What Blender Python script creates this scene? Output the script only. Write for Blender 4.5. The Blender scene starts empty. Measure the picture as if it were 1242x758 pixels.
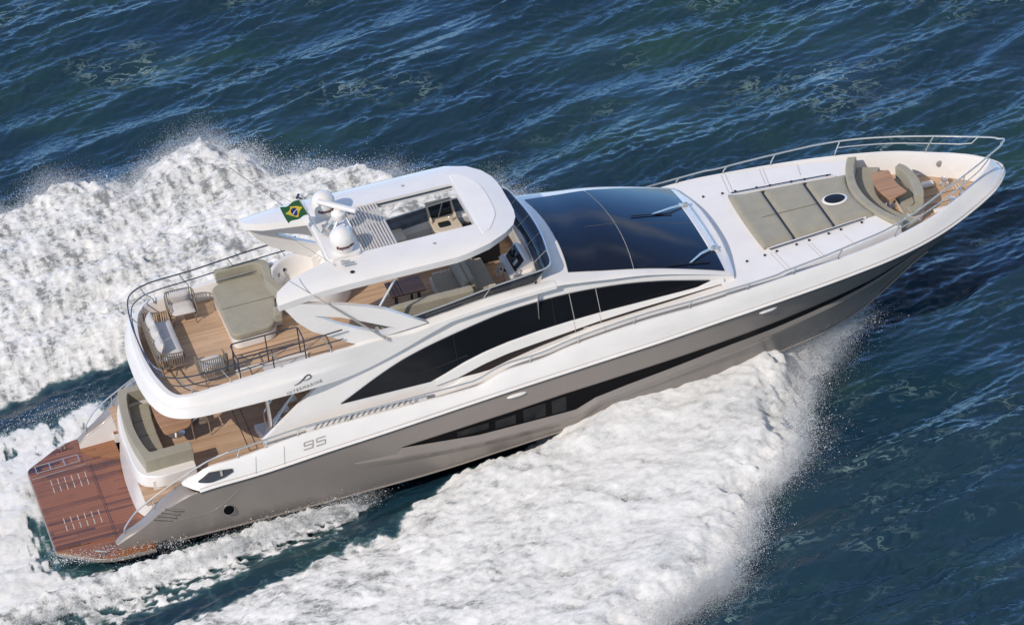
import bpy, bmesh, math, random
import numpy as np
from mathutils import Vector, Matrix
from mathutils.geometry import tessellate_polygon

random.seed(4)
rng = np.random.default_rng(11)
SC = bpy.context.scene
COL = SC.collection
PI = math.pi

# ------------------------------------------------------------------ camera, sky, sun, exposure
CAM_POS = Vector((-7.23446, -92.23623, 64.56751))
CAM_AIM = Vector((13.85557, 0.0, 3.0))
cam_data = bpy.data.cameras.new('camera')
cam = bpy.data.objects.new('camera', cam_data)
COL.objects.link(cam)
_f = (CAM_AIM - CAM_POS).normalized()
_r = _f.cross(Vector((0, 0, 1))).normalized()
_u = _r.cross(_f)
_roll = -0.12196
_c, _s = math.cos(_roll), math.sin(_roll)
_r2, _u2 = _c * _r + _s * _u, -_s * _r + _c * _u
_m = Matrix((_r2, _u2, -_f)).transposed().to_4x4()
_m.translation = CAM_POS
cam.matrix_world = _m
cam_data.sensor_width = 36
cam_data.lens = 4927.5 / 1242 * 36
cam_data.clip_start = 1
cam_data.clip_end = 12000
SC.camera = cam

SUN_EL, SUN_AZ = math.radians(40), math.radians(37)      # azimuth measured from dead astern towards starboard
SUN_DIR = Vector((-math.cos(SUN_EL) * math.cos(SUN_AZ), -math.cos(SUN_EL) * math.sin(SUN_AZ), math.sin(SUN_EL)))
world = bpy.data.worlds.new('World')
SC.world = world
world.use_nodes = True
_nt = world.node_tree
_sky = _nt.nodes.new('ShaderNodeTexSky')
_sky.sky_type = 'NISHITA'
_sky.sun_disc = False
_sky.sun_elevation = SUN_EL
_sky.sun_rotation = math.atan2(SUN_DIR.x, SUN_DIR.y)
_sky.air_density = 1.0
_sky.dust_density = 0.05
_sky.ozone_density = 2.5
_bg = _nt.nodes['Background']
# broken bright cloud over the blue
_tc = _nt.nodes.new('ShaderNodeTexCoord')
_mp = _nt.nodes.new('ShaderNodeMapping'); _mp.inputs['Scale'].default_value = (1.0, 1.0, 2.6)
_nt.links.new(_tc.outputs['Generated'], _mp.inputs[0])
_cn = _nt.nodes.new('ShaderNodeTexNoise'); _cn.inputs['Scale'].default_value = 2.6; _cn.inputs['Detail'].default_value = 6
_nt.links.new(_mp.outputs[0], _cn.inputs['Vector'])
_cr = _nt.nodes.new('ShaderNodeMapRange'); _cr.inputs[1].default_value = 0.56; _cr.inputs[2].default_value = 0.70
_nt.links.new(_cn.outputs['Fac'], _cr.inputs[0])
_cm = _nt.nodes.new('ShaderNodeMix'); _cm.data_type = 'RGBA'
# sky tint shaped for its light: paler overhead, bluer below, boosted to port
_sx = _nt.nodes.new('ShaderNodeSeparateXYZ'); _nt.links.new(_tc.outputs['Generated'], _sx.inputs[0])
_el = _nt.nodes.new('ShaderNodeMapRange'); _el.inputs[1].default_value = 0.40; _el.inputs[2].default_value = 0.80
_nt.links.new(_sx.outputs[2], _el.inputs[0])
_hs = _nt.nodes.new('ShaderNodeHueSaturation'); _hs.inputs['Saturation'].default_value = 0.30
_nt.links.new(_sky.outputs[0], _hs.inputs['Color'])
_bl = _nt.nodes.new('ShaderNodeMix'); _bl.data_type = 'RGBA'; _bl.blend_type = 'MULTIPLY'; _bl.inputs[0].default_value = 1.0
_nt.links.new(_sky.outputs[0], _bl.inputs[6]); _az = _nt.nodes.new('ShaderNodeMapRange'); _az.inputs[1].default_value = -0.25; _az.inputs[2].default_value = 0.35
_nt.links.new(_sx.outputs[1], _az.inputs[0])
_tn = _nt.nodes.new('ShaderNodeMix'); _tn.data_type = 'RGBA'
_tn.inputs[6].default_value = (0.80, 0.86, 0.92, 1); _tn.inputs[7].default_value = (1.15, 1.62, 2.25, 1)
_nt.links.new(_az.outputs[0], _tn.inputs[0]); _nt.links.new(_tn.outputs[2], _bl.inputs[7])
_ez = _nt.nodes.new('ShaderNodeMix'); _ez.data_type = 'RGBA'
_nt.links.new(_el.outputs[0], _ez.inputs[0]); _nt.links.new(_bl.outputs[2], _ez.inputs[6]); _nt.links.new(_hs.outputs[0], _ez.inputs[7])
_nt.links.new(_cr.outputs[0], _cm.inputs[0]); _nt.links.new(_ez.outputs[2], _cm.inputs[6]); _cm.inputs[7].default_value = (7.4, 8.1, 9.4, 1)
_nt.links.new(_cm.outputs[2], _bg.inputs[0])
_bg.inputs[1].default_value = 0.14
sun_data = bpy.data.lights.new('sun', 'SUN')
sun_data.energy = 3.3
sun_data.angle = math.radians(0.53)
sun_data.color = (1.0, 0.92, 0.82)
sun = bpy.data.objects.new('sun', sun_data)
sun.rotation_euler = SUN_DIR.to_track_quat('Z', 'Y').to_euler()
sun.location = (0, 0, 60)
COL.objects.link(sun)
SC.view_settings.view_transform = 'Standard'
SC.view_settings.look = 'None'
SC.view_settings.exposure = 0.0
SC.view_settings.gamma = 1.0
SC.view_settings.use_curve_mapping = False
SC.render.engine = 'CYCLES'
SC.cycles.max_bounces = 8
SC.cycles.transparent_max_bounces = 24
SC.cycles.caustics_reflective = False
SC.cycles.caustics_refractive = False

# ------------------------------------------------------------------ materials
def setin(b, k, v):
    if k in b.inputs:
        b.inputs[k].default_value = v

def mat(name, col, rough=0.5, metal=0.0, coat=0.0, spec=0.5, ior=1.45):
    m = bpy.data.materials.new(name)
    m.use_nodes = True
    b = m.node_tree.nodes['Principled BSDF']
    setin(b, 'Base Color', (*col, 1))
    setin(b, 'Roughness', rough)
    setin(b, 'Metallic', metal)
    setin(b, 'Coat Weight', coat)
    setin(b, 'Coat Roughness', 0.06)
    setin(b, 'Specular IOR Level', spec)
    setin(b, 'IOR', ior)
    return m

class G:
    """tiny node-graph helper"""
    def __init__(self, m):
        self.nt = m.node_tree
        self.b = self.nt.nodes['Principled BSDF']
    def n(self, t, **kw):
        nd = self.nt.nodes.new(t)
        for k, v in kw.items():
            setattr(nd, k, v)
        return nd
    def l(self, a, b):
        self.nt.links.new(a, b)
    def val(self, sock, v):
        if hasattr(v, 'is_output'):
            self.l(v, sock)
        else:
            sock.default_value = v
    def math(self, op, a, b=None, c=None, clamp=False):
        nd = self.n('ShaderNodeMath', operation=op, use_clamp=clamp)
        self.val(nd.inputs[0], a)
        if b is not None: self.val(nd.inputs[1], b)
        if c is not None: self.val(nd.inputs[2], c)
        return nd.outputs[0]
    def noise(self, vec, scale, detail=3, rough=0.55, dist=0.0):
        nd = self.n('ShaderNodeTexNoise')
        nd.inputs['Scale'].default_value = scale
        nd.inputs['Detail'].default_value = detail
        nd.inputs['Roughness'].default_value = rough
        nd.inputs['Distortion'].default_value = dist
        if vec is not None: self.l(vec, nd.inputs['Vector'])
        return nd.outputs['Fac']
    def coord(self, scale=(1, 1, 1), rot=(0, 0, 0)):
        tc = self.n('ShaderNodeTexCoord')
        mp = self.n('ShaderNodeMapping')
        mp.inputs['Scale'].default_value = scale
        mp.inputs['Rotation'].default_value = rot
        self.l(tc.outputs['Object'], mp.inputs['Vector'])
        return mp.outputs[0]
    def ramp(self, fac, stops):
        nd = self.n('ShaderNodeValToRGB')
        e = nd.color_ramp.elements
        while len(e) > 1: e.remove(e[-1])
        e[0].position, e[0].color = stops[0][0], (*stops[0][1], 1)
        for p, c in stops[1:]:
            q = e.new(p); q.color = (*c, 1)
        self.val(nd.inputs[0], fac)
        return nd.outputs[0]
    def mix(self, fac, a, b, mode='MIX'):
        nd = self.n('ShaderNodeMix', data_type='RGBA', blend_type=mode)
        self.val(nd.inputs[0], fac)
        for s, v in ((nd.inputs[6], a), (nd.inputs[7], b)):
            if hasattr(v, 'is_output'): self.l(v, s)
            else: s.default_value = (*v, 1)
        return nd.outputs[2]
    def bump(self, h, strength=0.3, dist=0.02):
        nd = self.n('ShaderNodeBump')
        nd.inputs['Strength'].default_value = strength
        nd.inputs['Distance'].default_value = dist
        self.l(h, nd.inputs['Height'])
        self.l(nd.outputs[0], self.b.inputs['Normal'])
        return nd

def gelcoat(name, col, rough=0.28, coat=0.35, var=0.05):
    m = mat(name, col, rough, coat=coat)
    g = G(m)
    n = g.noise(g.coord((0.7, 0.7, 1.4)), 1.6, 4)
    a = tuple(c * (1 - var) for c in col); b = tuple(min(1, c * (1 + var * .5)) for c in col)
    g.l(g.ramp(n, [(0.3, a), (0.7, b)]), g.b.inputs['Base Color'])
    g.l(g.math('MULTIPLY_ADD', g.noise(g.coord(), 9, 3), 0.16, rough - 0.06), g.b.inputs['Roughness'])
    return m

def teak(name, light, dark, seam, plank=0.11, rough=0.6, coat=0.0, wear=0.5, board=0.45):
    m = mat(name, light, rough, coat=coat)
    g = G(m)
    co = g.coord()
    sx = g.n('ShaderNodeSeparateXYZ'); g.l(co, sx.inputs[0])
    q = g.math('DIVIDE', sx.outputs['Y'], plank)
    fl = g.math('FLOOR', q)
    fr = g.math('FRACT', q)
    wn = g.n('ShaderNodeTexWhiteNoise', noise_dimensions='2D')
    cx = g.n('ShaderNodeCombineXYZ'); g.l(fl, cx.inputs[0])
    g.l(g.math('FLOOR', g.math('MULTIPLY_ADD', g.math('FRACT', g.math('MULTIPLY', fl, 0.377)), 2.0, g.math('DIVIDE', sx.outputs['X'], 2.2))), cx.inputs[1])
    g.l(cx.outputs[0], wn.inputs['Vector'])
    grain = g.noise(g.coord((1.2, 22, 22)), 2.0, 4, 0.6)
    blot = g.noise(g.coord((0.6, 0.9, 1)), 1.3, 4)
    f = g.math('ADD', g.math('MULTIPLY_ADD', wn.outputs[0], board, 0.225 - board / 2), g.math('MULTIPLY_ADD', grain, 0.6, g.math('MULTIPLY_ADD', blot, wear, -0.3)))
    col = g.ramp(f, [(0.1, dark), (0.8, light)])
    edge = g.math('LESS_THAN', fr, 0.09)
    g.l(g.mix(g.math('MULTIPLY', edge, 0.75), col, seam), g.b.inputs['Base Color'])
    return m

def fabric(name, col, scale=160, var=0.12):
    m = mat(name, col, 0.9, spec=0.2)
    g = G(m)
    n = g.noise(g.coord(), 2.2, 5, 0.6)
    g.l(g.ramp(n, [(0.25, tuple(c * (1 - var) for c in col)), (0.75, tuple(c * (1 + var) for c in col))]), g.b.inputs['Base Color'])
    h = g.math('ADD', g.math('MULTIPLY', g.noise(g.coord(), scale, 2), 0.25), g.noise(g.coord(), 5, 3))
    g.bump(h, 0.45, 0.035)
    setin(g.b, 'Sheen Weight', 0.25)
    return m

M = {}
M['white'] = gelcoat('white_gelcoat', (0.765, 0.725, 0.685))
M['white_dull'] = gelcoat('white_nonslip', (0.79, 0.75, 0.72), 0.5, 0.0)
M['taupe'] = gelcoat('taupe_paint', (0.275, 0.236, 0.208), 0.34, 0.25, 0.03)
setin(M['taupe'].node_tree.nodes['Principled BSDF'], 'Metallic', 0.15)
M['boot'] = mat('dark_bottom_paint', (0.030, 0.028, 0.027), 0.4)
M['glass'] = mat('dark_glass', (0.008, 0.009, 0.011), 0.05, spec=0.32)
M['roofglass'] = mat('roof_glass', (0.004, 0.006, 0.014), 0.07, spec=0.36)
M['band'] = mat('black_hull_glass', (0.005, 0.005, 0.006), 0.28, spec=0.07)
M['brown'] = mat('dark_brown_trim', (0.022, 0.015, 0.013), 0.3)
M['steel'] = mat('stainless_steel', (0.72, 0.68, 0.64), 0.30, 0.9)
M['darksteel'] = mat('tinted_steel', (0.10, 0.105, 0.125), 0.25, 0.9)
M['black'] = mat('black_plastic', (0.012, 0.012, 0.013), 0.4)
M['shade'] = mat('vent_taupe', (0.13, 0.11, 0.10), 0.4)
M['slot'] = mat('slot_brown', (0.20, 0.165, 0.145), 0.5)
M['smoked'] = mat('smoked_glass', (0.05, 0.05, 0.052), 0.08)
M['faint'] = mat('faint_lettering', (0.36, 0.32, 0.29), 0.5)
M['grey'] = mat('light_grey_gelcoat', (0.52, 0.49, 0.47), 0.45)
M['beige'] = gelcoat('beige_gelcoat', (0.60, 0.50, 0.37), 0.4, 0.1)
M['olive'] = fabric('olive_upholstery', (0.315, 0.282, 0.212))
M['linen'] = fabric('pale_grey_linen', (0.55, 0.51, 0.485))
M['rope'] = mat('woven_rope', (0.20, 0.165, 0.125), 0.85)
M['text'] = mat('grey_lettering', (0.10, 0.09, 0.085), 0.4, 0.5)
M['palegrey'] = mat('silver_lettering', (0.42, 0.39, 0.36), 0.35, 0.3)
M['red'] = mat('dark_red_lettering', (0.10, 0.012, 0.016), 0.5)
M['deck'] = teak('teak_deck', (0.60, 0.405, 0.262), (0.36, 0.235, 0.145), (0.16, 0.10, 0.065), 0.085)
M['wet'] = teak('wet_varnished_teak', (0.285, 0.105, 0.034), (0.036, 0.012, 0.006), (0.010, 0.005, 0.003), 0.11, 0.13, 0.7, 1.0, 0.95)
M['table'] = teak('oiled_teak_table', (0.50, 0.27, 0.125), (0.30, 0.155, 0.068), (0.12, 0.055, 0.03), 0.10, 0.4, 0.2)
M['darktable'] = teak('brown_teak_table', (0.30, 0.14, 0.07), (0.14, 0.06, 0.03), (0.05, 0.02, 0.012), 0.12, 0.4, 0.2)
# tinted see-through acrylic
m = bpy.data.materials.new('tinted_acrylic'); m.use_nodes = True
_t = m.node_tree; _b = _t.nodes['Principled BSDF']
setin(_b, 'Base Color', (0.012, 0.02, 0.035, 1)); setin(_b, 'Roughness', 0.04); setin(_b, 'Specular IOR Level', 0.6)
_tr = _t.nodes.new('ShaderNodeBsdfTransparent'); _tr.inputs[0].default_value = (0.42, 0.47, 0.55, 1)
_mx = _t.nodes.new('ShaderNodeMixShader'); _mx.inputs[0].default_value = 0.6
_t.links.new(_tr.outputs[0], _mx.inputs[1]); _t.links.new(_b.outputs[0], _mx.inputs[2])
_t.links.new(_mx.outputs[0], _t.nodes['Material Output'].inputs[0])
M['acrylic'] = m

# ------------------------------------------------------------------ mesh helpers
def link(name, me, mt, parent=None, smooth=40, bevel=0.0, seg=3, solid=None):
    o = bpy.data.objects.new(name, me)
    COL.objects.link(o)
    if mt is not None and not me.materials:
        me.materials.append(mt)
    if smooth:
        me.shade_smooth()
        if smooth < 180: me.set_sharp_from_angle(angle=math.radians(smooth))
    if solid:
        s = o.modifiers.new('thickness', 'SOLIDIFY'); s.thickness = solid; s.offset = -1
    if bevel:
        b = o.modifiers.new('bevel', 'BEVEL'); b.width = bevel; b.segments = seg; b.limit_method = 'ANGLE'
        b.angle_limit = math.radians(35); b.harden_normals = False
    if parent is not None: o.parent = parent
    return o

def mesh(name, verts, faces, mt, parent=None, fix=True, **kw):
    me = bpy.data.meshes.new(name)
    me.from_pydata([tuple(v) for v in verts], [], faces)
    if fix:
        bm = bmesh.new(); bm.from_mesh(me)
        bmesh.ops.remove_doubles(bm, verts=bm.verts, dist=1e-5)
        bmesh.ops.recalc_face_normals(bm, faces=bm.faces)
        bm.to_mesh(me); bm.free()
    me.validate()
    return link(name, me, mt, parent, **kw)

class MB:
    """collects shapes that form ONE part"""
    def __init__(self): self.v = []; self.f = []
    def add(self, vs, fs):
        k = len(self.v); self.v += [tuple(v) for v in vs]; self.f += [tuple(i + k for i in f) for f in fs]; return self
    def loft(self, rows, closed=False, caps=False):
        n = len(rows[0]); vs = [p for r in rows for p in r]; fs = []
        for i in range(len(rows) - 1):
            for j in range(n if closed else n - 1):
                a, b = i * n + j, i * n + (j + 1) % n
                fs.append((a, b, b + n, a + n))
        if caps:
            fs.append(tuple(range(n))); fs.append(tuple((len(rows) - 1) * n + j for j in range(n)))
        return self.add(vs, fs)
    def prism(self, pts, z0, z1):
        n = len(pts); zb = z0 if callable(z0) else (lambda x, y: z0); zt = z1 if callable(z1) else (lambda x, y: z1)
        vs = [(x, y, zb(x, y)) for x, y in pts] + [(x, y, zt(x, y)) for x, y in pts]
        tri = tessellate_polygon([[Vector((x, y, 0)) for x, y in pts]])
        fs = [tuple(reversed(range(n))), tuple(range(n, 2 * n))] if len(pts) <= 40 and False else []
        fs += [(a, b, c) for a, b, c in tri] + [(a + n, b + n, c + n) for a, b, c in tri]
        fs += [(i, (i + 1) % n, n + (i + 1) % n, n + i) for i in range(n)]
        return self.add(vs, fs)
    def ngon_prism(self, pts, z0, z1):
        n = len(pts)
        vs = [(x, y, z0) for x, y in pts] + [(x, y, z1) for x, y in pts]
        fs = [tuple(reversed(range(n))), tuple(range(n, 2 * n))] + [(i, (i + 1) % n, n + (i + 1) % n, n + i) for i in range(n)]
        return self.add(vs, fs)
    def box(self, c, s, rot=None):
        R = rot if rot is not None else Matrix.Identity(3)
        vs = [Vector(c) + R @ Vector((sx * s[0] / 2, sy * s[1] / 2, sz * s[2] / 2)) for sx in (-1, 1) for sy in (-1, 1) for sz in (-1, 1)]
        return self.add(vs, [(0, 1, 3, 2), (4, 6, 7, 5), (0, 4, 5, 1), (2, 3, 7, 6), (0, 2, 6, 4), (1, 5, 7, 3)])
    def tube(self, path, r, n=8, closed=False):
        P = [Vector(p) for p in path]; rows = []
        up = Vector((0, 0, 1)); prev = None
        for i, p in enumerate(P):
            a = P[i - 1] if (i > 0 or closed) else p
            b = P[(i + 1) % len(P)] if (i < len(P) - 1 or closed) else p
            t = (b - a).normalized()
            s = prev if prev is not None else (up.cross(t) if abs(t.z) < 0.95 else Vector((1, 0, 0)).cross(t))
            s = (s - t * s.dot(t)).normalized(); prev = s
            w = t.cross(s)
            rr = r(i / max(1, len(P) - 1)) if callable(r) else r
            rows.append([p + (s * math.cos(k * 2 * PI / n) + w * math.sin(k * 2 * PI / n)) * rr for k in range(n)])
        if closed: rows.append(rows[0])
        return self.loft(rows, closed=True, caps=not closed)
    def lathe(self, prof, c, n=24, axis=None, sx=1, sy=1):
        R = axis if axis is not None else Matrix.Identity(3)
        rows = [[Vector(c) + R @ Vector((r * sx * math.cos(k * 2 * PI / n), r * sy * math.sin(k * 2 * PI / n), z)) for k in range(n)] for r, z in prof]
        return self.loft(rows, closed=True, caps=True)
    def build(self, name, mt, parent=None, **kw): return mesh(name, self.v, self.f, mt, parent, **kw)

def prism(name, pts, z0, z1, mt, parent=None, **kw): return MB().ngon_prism(pts, z0, z1).build(name, mt, parent, **kw)
def box(name, c, s, mt, parent=None, rot=None, **kw): return MB().box(c, s, rot).build(name, mt, parent, **kw)
def tube(name, path, r, mt, parent=None, n=8, closed=False, **kw): return MB().tube(path, r, n, closed).build(name, mt, parent, **kw)

def rounded(pts, r, n=5):
    out = []; N = len(pts)
    for i in range(N):
        rr = r[i] if isinstance(r, (list, tuple)) else r
        p, a, b = Vector(pts[i]), Vector(pts[i - 1]), Vector(pts[(i + 1) % N])
        if rr <= 0: out.append(tuple(p)); continue
        da, db = (a - p), (b - p)
        q = min(rr, da.length * .49, db.length * .49)
        s, e = p + da.normalized() * q, p + db.normalized() * q
        for k in range(n + 1):
            t = k / n
            out.append(tuple((1 - t) ** 2 * s + 2 * t * (1 - t) * p + t * t * e))
    return out

def smooth(path, k=6, closed=False):
    """Catmull-Rom"""
    P = [Vector(p) for p in path]; n = len(P); out = []
    for i in range(n if closed else n - 1):
        if closed: a, b, c, d = P[i - 1], P[i], P[(i + 1) % n], P[(i + 2) % n]
        else: a, b, c, d = P[max(i - 1, 0)], P[i], P[i + 1], P[min(i + 2, n - 1)]
        for j in range(k):
            t = j / k
            out.append(0.5 * (2 * b + (c - a) * t + (2 * a - 5 * b + 4 * c - d) * t * t + (3 * b - a - 3 * c + d) * t ** 3))
    if not closed: out.append(P[-1])
    return out

def tab(*pairs):
    X = [p[0] for p in pairs]; Y = [p[1] for p in pairs]
    return lambda x: float(np.interp(x, X, Y))

def sstab(*pairs):
    """smooth table (Catmull-Rom in value)"""
    X = [p[0] for p in pairs]; Y = [p[1] for p in pairs]
    xs = []; ys = []
    for q in smooth([(a, b, 0) for a, b in pairs], 8): xs.append(q.x); ys.append(q.y)
    return lambda x: float(np.interp(x, xs, ys))

def lin(a, b, n): return [a + (b - a) * i / (n - 1) for i in range(n)]
def mir(path): return [(p[0], -p[1], p[2]) for p in path]

def tag(o, label, cat, group=None, kind=None):
    o['label'] = label
    if cat: o['category'] = cat
    if group: o['group'] = group
    if kind: o['kind'] = kind
    return o

def empty(name, loc=(0, 0, 0), rz=0.0):
    o = bpy.data.objects.new(name, None); COL.objects.link(o)
    o.location = loc; o.rotation_euler = (0, 0, rz); o.empty_display_size = 0.3
    return o

def text_mesh(s, size, mt, name, parent, xf, extrude=0.004, spacing=1.0, bold=0.0, align='CENTER'):
    cu = bpy.data.curves.new(name, 'FONT'); cu.body = s; cu.size = size; cu.align_x = align; cu.align_y = 'CENTER'
    cu.extrude = extrude; cu.space_character = spacing; cu.offset = bold; cu.resolution_u = 3
    ob = bpy.data.objects.new(name, cu); COL.objects.link(ob)
    dg = bpy.context.evaluated_depsgraph_get()
    me = bpy.data.meshes.new_from_object(ob.evaluated_get(dg)); bpy.data.objects.remove(ob)
    me.materials.clear()
    for v in me.vertices: v.co = xf(v.co)
    return link(name, me, mt, parent, smooth=0)

# ------------------------------------------------------------------ the sea and the wake (one 64 m wave field, 6 cm grid)
exec_sea = True
N, L = 1024, 64.0
X0, Y0 = -15.0, -25.0
STEP = L / N
def field(power, kmin, kmax, seed, aniso=None, ani_dir=0.0):
    g = np.random.default_rng(seed)
    k = np.fft.fftfreq(N, d=STEP) * 2 * np.pi
    kx, ky = np.meshgrid(k, k, indexing='ij')
    if aniso:
        c, s = math.cos(ani_dir), math.sin(ani_dir)
        a, b = c * kx + s * ky, -s * kx + c * ky
        kk = np.hypot(a * aniso, b)
    else: kk = np.hypot(kx, ky)
    kk[0, 0] = 1
    amp = kk ** (-power) * np.exp(-(kmin / kk) ** 2) * np.exp(-(kk / kmax) ** 2)
    amp[0, 0] = 0
    ph = g.normal(size=(N, N)) + 1j * g.normal(size=(N, N))
    h = np.real(np.fft.ifft2(amp * ph))
    return (h / h.std()).astype(np.float32)
def waves():
    g = np.random.default_rng(5)
    k = np.fft.fftfreq(N, d=STEP) * 2 * np.pi
    kx, ky = np.meshgrid(k, k, indexing='ij')
    kk = np.hypot(kx, ky); kk[0, 0] = 1
    th = math.radians(-74)                       # travel direction of the chop: away to starboard and aft
    cosv = (kx * math.cos(th) + ky * math.sin(th)) / kk
    def comp(kp, width, spread, slope, seed, floor=0.03):
        a = np.exp(-(np.log(kk / kp) / width) ** 2) * (np.abs(cosv) ** spread + floor) / kk ** 1.0
        a[0, 0] = 0
        gg = np.random.default_rng(seed)
        h = np.real(np.fft.ifft2(a * (gg.normal(size=(N, N)) + 1j * gg.normal(size=(N, N)))))
        gx, gy = np.gradient(h, STEP)
        return h * slope / np.sqrt((gx ** 2 + gy ** 2).mean())
    gust = field(1.6, 0.35, 1.2, 77, aniso=0.5, ani_dir=math.radians(12))
    gust = np.clip(1.0 + 0.42 * gust, 0.35, 2.2)
    h = comp(2 * np.pi / 9.0, 0.35, 6, 0.05, 1) + comp(2 * np.pi / 3.0, 0.45, 9, 0.15, 2) + gust * (comp(2 * np.pi / 1.1, 0.55, 8, 0.20, 3) + comp(2 * np.pi / 0.36, 0.5, 3, 0.20, 4, 0.10))
    return h.astype(np.float32)
GX, GY = np.meshgrid(X0 + np.arange(N) * STEP, Y0 + np.arange(N) * STEP, indexing='ij')
WAVE = waves() * (1 - 0.78 * np.exp(-((GX - 24.5) / 3.4) ** 2 - ((GY + 3.2) / 2.5) ** 2)).astype(np.float32)

def smoothstep(a, b, x):
    t = np.clip((x - a) / (b - a), 0, 1); return t * t * (3 - 2 * t)
def sdf(poly):
    """signed distance, positive inside"""
    P = np.array(poly, np.float32); d = np.full(GX.shape, 1e9, np.float32); inside = np.zeros(GX.shape, bool)
    for i in range(len(P)):
        a, b = P[i], P[(i + 1) % len(P)]
        e = b - a; wx, wy = GX - a[0], GY - a[1]
        t = np.clip((wx * e[0] + wy * e[1]) / (e @ e), 0, 1)
        d = np.minimum(d, np.hypot(wx - e[0] * t, wy - e[1] * t))
        c = ((a[1] > GY) != (b[1] > GY)) & (GX < (b[0] - a[0]) * (GY - a[1]) / (b[1] - a[1] + 1e-9) + a[0])
        inside ^= c
    return np.where(inside, d, -d).astype(np.float32)

F1 = field(1.7, 0.6, 40, 21)         # broad lumps
F2 = field(1.5, 2.5, 60, 22)         # lumps of half a metre
F3 = field(1.1, 8.0, 90, 23)         # grains
FS = field(1.4, 1.5, 70, 24, aniso=0.28, ani_dir=math.radians(62))  # streaks thrown outwards from the hull
FX = field(1.4, 1.5, 70, 25, aniso=0.25, ani_dir=math.radians(8))   # streaks along the track
EDGE = 0.45 * F1 * 0.6 + 0.3 * F2 * 0.7

# starboard bow sheet
P_star = [(24.5, 0.2), (22.6, -0.3), (20.3, -0.8), (17.2, -1.2), (14.2, -1.6), (13.0, -2.3), (12.2, -2.72), (10.4, -3.25), (8.7, -4.5), (7.4, -4.85), (4.8, -5.5), (1.9, -6.3), (-6, -8.6), (-15, -11),
          (-15, -25), (13.5, -25), (13.75, -12.0), (14.3, -11.3), (15.4, -10.8), (16.5, -10.2), (17.4, -9.1), (18.2, -7.5), (19.3, -6.7), (20.15, -5.8), (20.5, -4.6), (21.1, -3.4), (21.8, -2.4), (23.3, -0.95)]
d0_star = sdf(P_star)
d = d0_star + 0.02 + 0.40 * EDGE
hull_d = np.clip((-GY - 2.0) / 6.0, 0, 1)
front = np.clip(1.0 - (21.5 - GX) / 11.0, 0, 1)
prof = smoothstep(0.0, 1.5, d)
H_star = prof * (0.38 + 0.72 * front * (1 - hull_d * 0.5)) + 0.12 * smoothstep(0.0, 0.5, d) + smoothstep(0.0, 0.7, d) * 0.35 * np.exp(-((GX - 21.3) / 1.5) ** 2 - ((GY + 2.6) / 1.3) ** 2)
H_star = H_star + prof * (0.034 * F1 * (1.2 - 0.6 * front) + (0.013 - 0.008 * front) * F2 + (0.010 - 0.006 * front) * F3 + 0.020 * FS * front)
D_star = smoothstep(-0.28, 0.45, d) * np.clip(0.97 + 0.10 * FS - 0.10 * np.clip(-F1, 0, 3) * smoothstep(14, 4, GX), 0, 1)
# side splash by the stern quarter
P_side = [(8.9, -2.75), (8.3, -3.3), (7.3, -4.0), (5.6, -4.4), (3.6, -4.9), (0.5, -5.5), (-6, -7.0), (-15, -9.5), (-15, -4), (-6, -3.2), (0.0, -2.6), (2.0, -2.9), (4.0, -2.95), (6.5, -2.85)]
d = sdf(P_side) + 0.12 + 0.16 * EDGE
cr = np.exp(-((GY + 3.25 + 0.14 * (6 - GX)) / 0.42) ** 2) * smoothstep(9.2, 7.8, GX) * smoothstep(-8, 2, GX)
H_side = smoothstep(0, 0.5, d) * (0.06 + 0.50 * cr + 0.03 * FX + 0.018 * F2 + 0.012 * F3)
FC = field(1.3, 2.0, 80, 26, aniso=0.22, ani_dir=math.radians(78))
D_side = smoothstep(-0.2, 0.35, d) * np.clip(0.40 + 0.95 * cr + 0.17 * FC + 0.09 * FX + 0.05 * F1, 0, 1)
# propeller wash behind the platform
P_wash = [(1.2, 3.0), (0.25, 2.4), (0.1, -2.3), (1.3, -3.1), (-6, -4.4), (-15, -6), (-15, 5.6), (-6, 5.0), (0.5, 4.8), (2.6, 5.2), (3.2, 3.6), (2.4, 3.2)]
d = sdf(P_wash) + 0.15 + 0.2 * EDGE
H_wash = smoothstep(0, 0.8, d) * (0.10 + 0.05 * F1 + 0.016 * F2 + 0.007 * F3)
D_wash = smoothstep(-0.3, 0.6, d) * np.clip(0.74 + 0.14 * FX + 0.16 * F1, 0, 1)
# port side spray, seen over the yacht
P_port = [(18.6, 3.3), (17.6, 7.5), (16.7, 9.6), (14.6, 11.6), (13.2, 13.0), (11.9, 14.3), (10.4, 14.8), (9.9, 16.2), (8.5, 17.2), (6.9, 16.6), (5.9, 15.7), (5.5, 16.5), (3.7, 16.9), (2.0, 16.0), (-4, 13.6), (-15, 10),
          (-15, 4.6), (-6, 6.4), (-0.1, 6.6), (3.7, 7.4), (8, 6.0), (12, 4.2)]
d = sdf(P_port) + 0.45 + 0.28 * EDGE
prof = smoothstep(0.0, 1.3, d)
H_port = prof * (0.55 + 0.35 * np.exp(-((GX - 13) / 3.0) ** 2) + 0.08 * F1 + 0.026 * F2 + 0.024 * F3) + 0.1 * smoothstep(0, 0.4, d)
D_port = smoothstep(-0.3, 0.5, d) * np.clip(0.97 - 0.07 * np.clip(-F1 - 0.6, 0, 3), 0, 1)
# patches of old foam on the open trench water
D_old = np.clip(0.10 * F1 + 0.2 * FX - 0.22, 0, 0.3) * smoothstep(-9, -5, GY) * smoothstep(9, 6, GY) * smoothstep(9, 4, GX)

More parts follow.
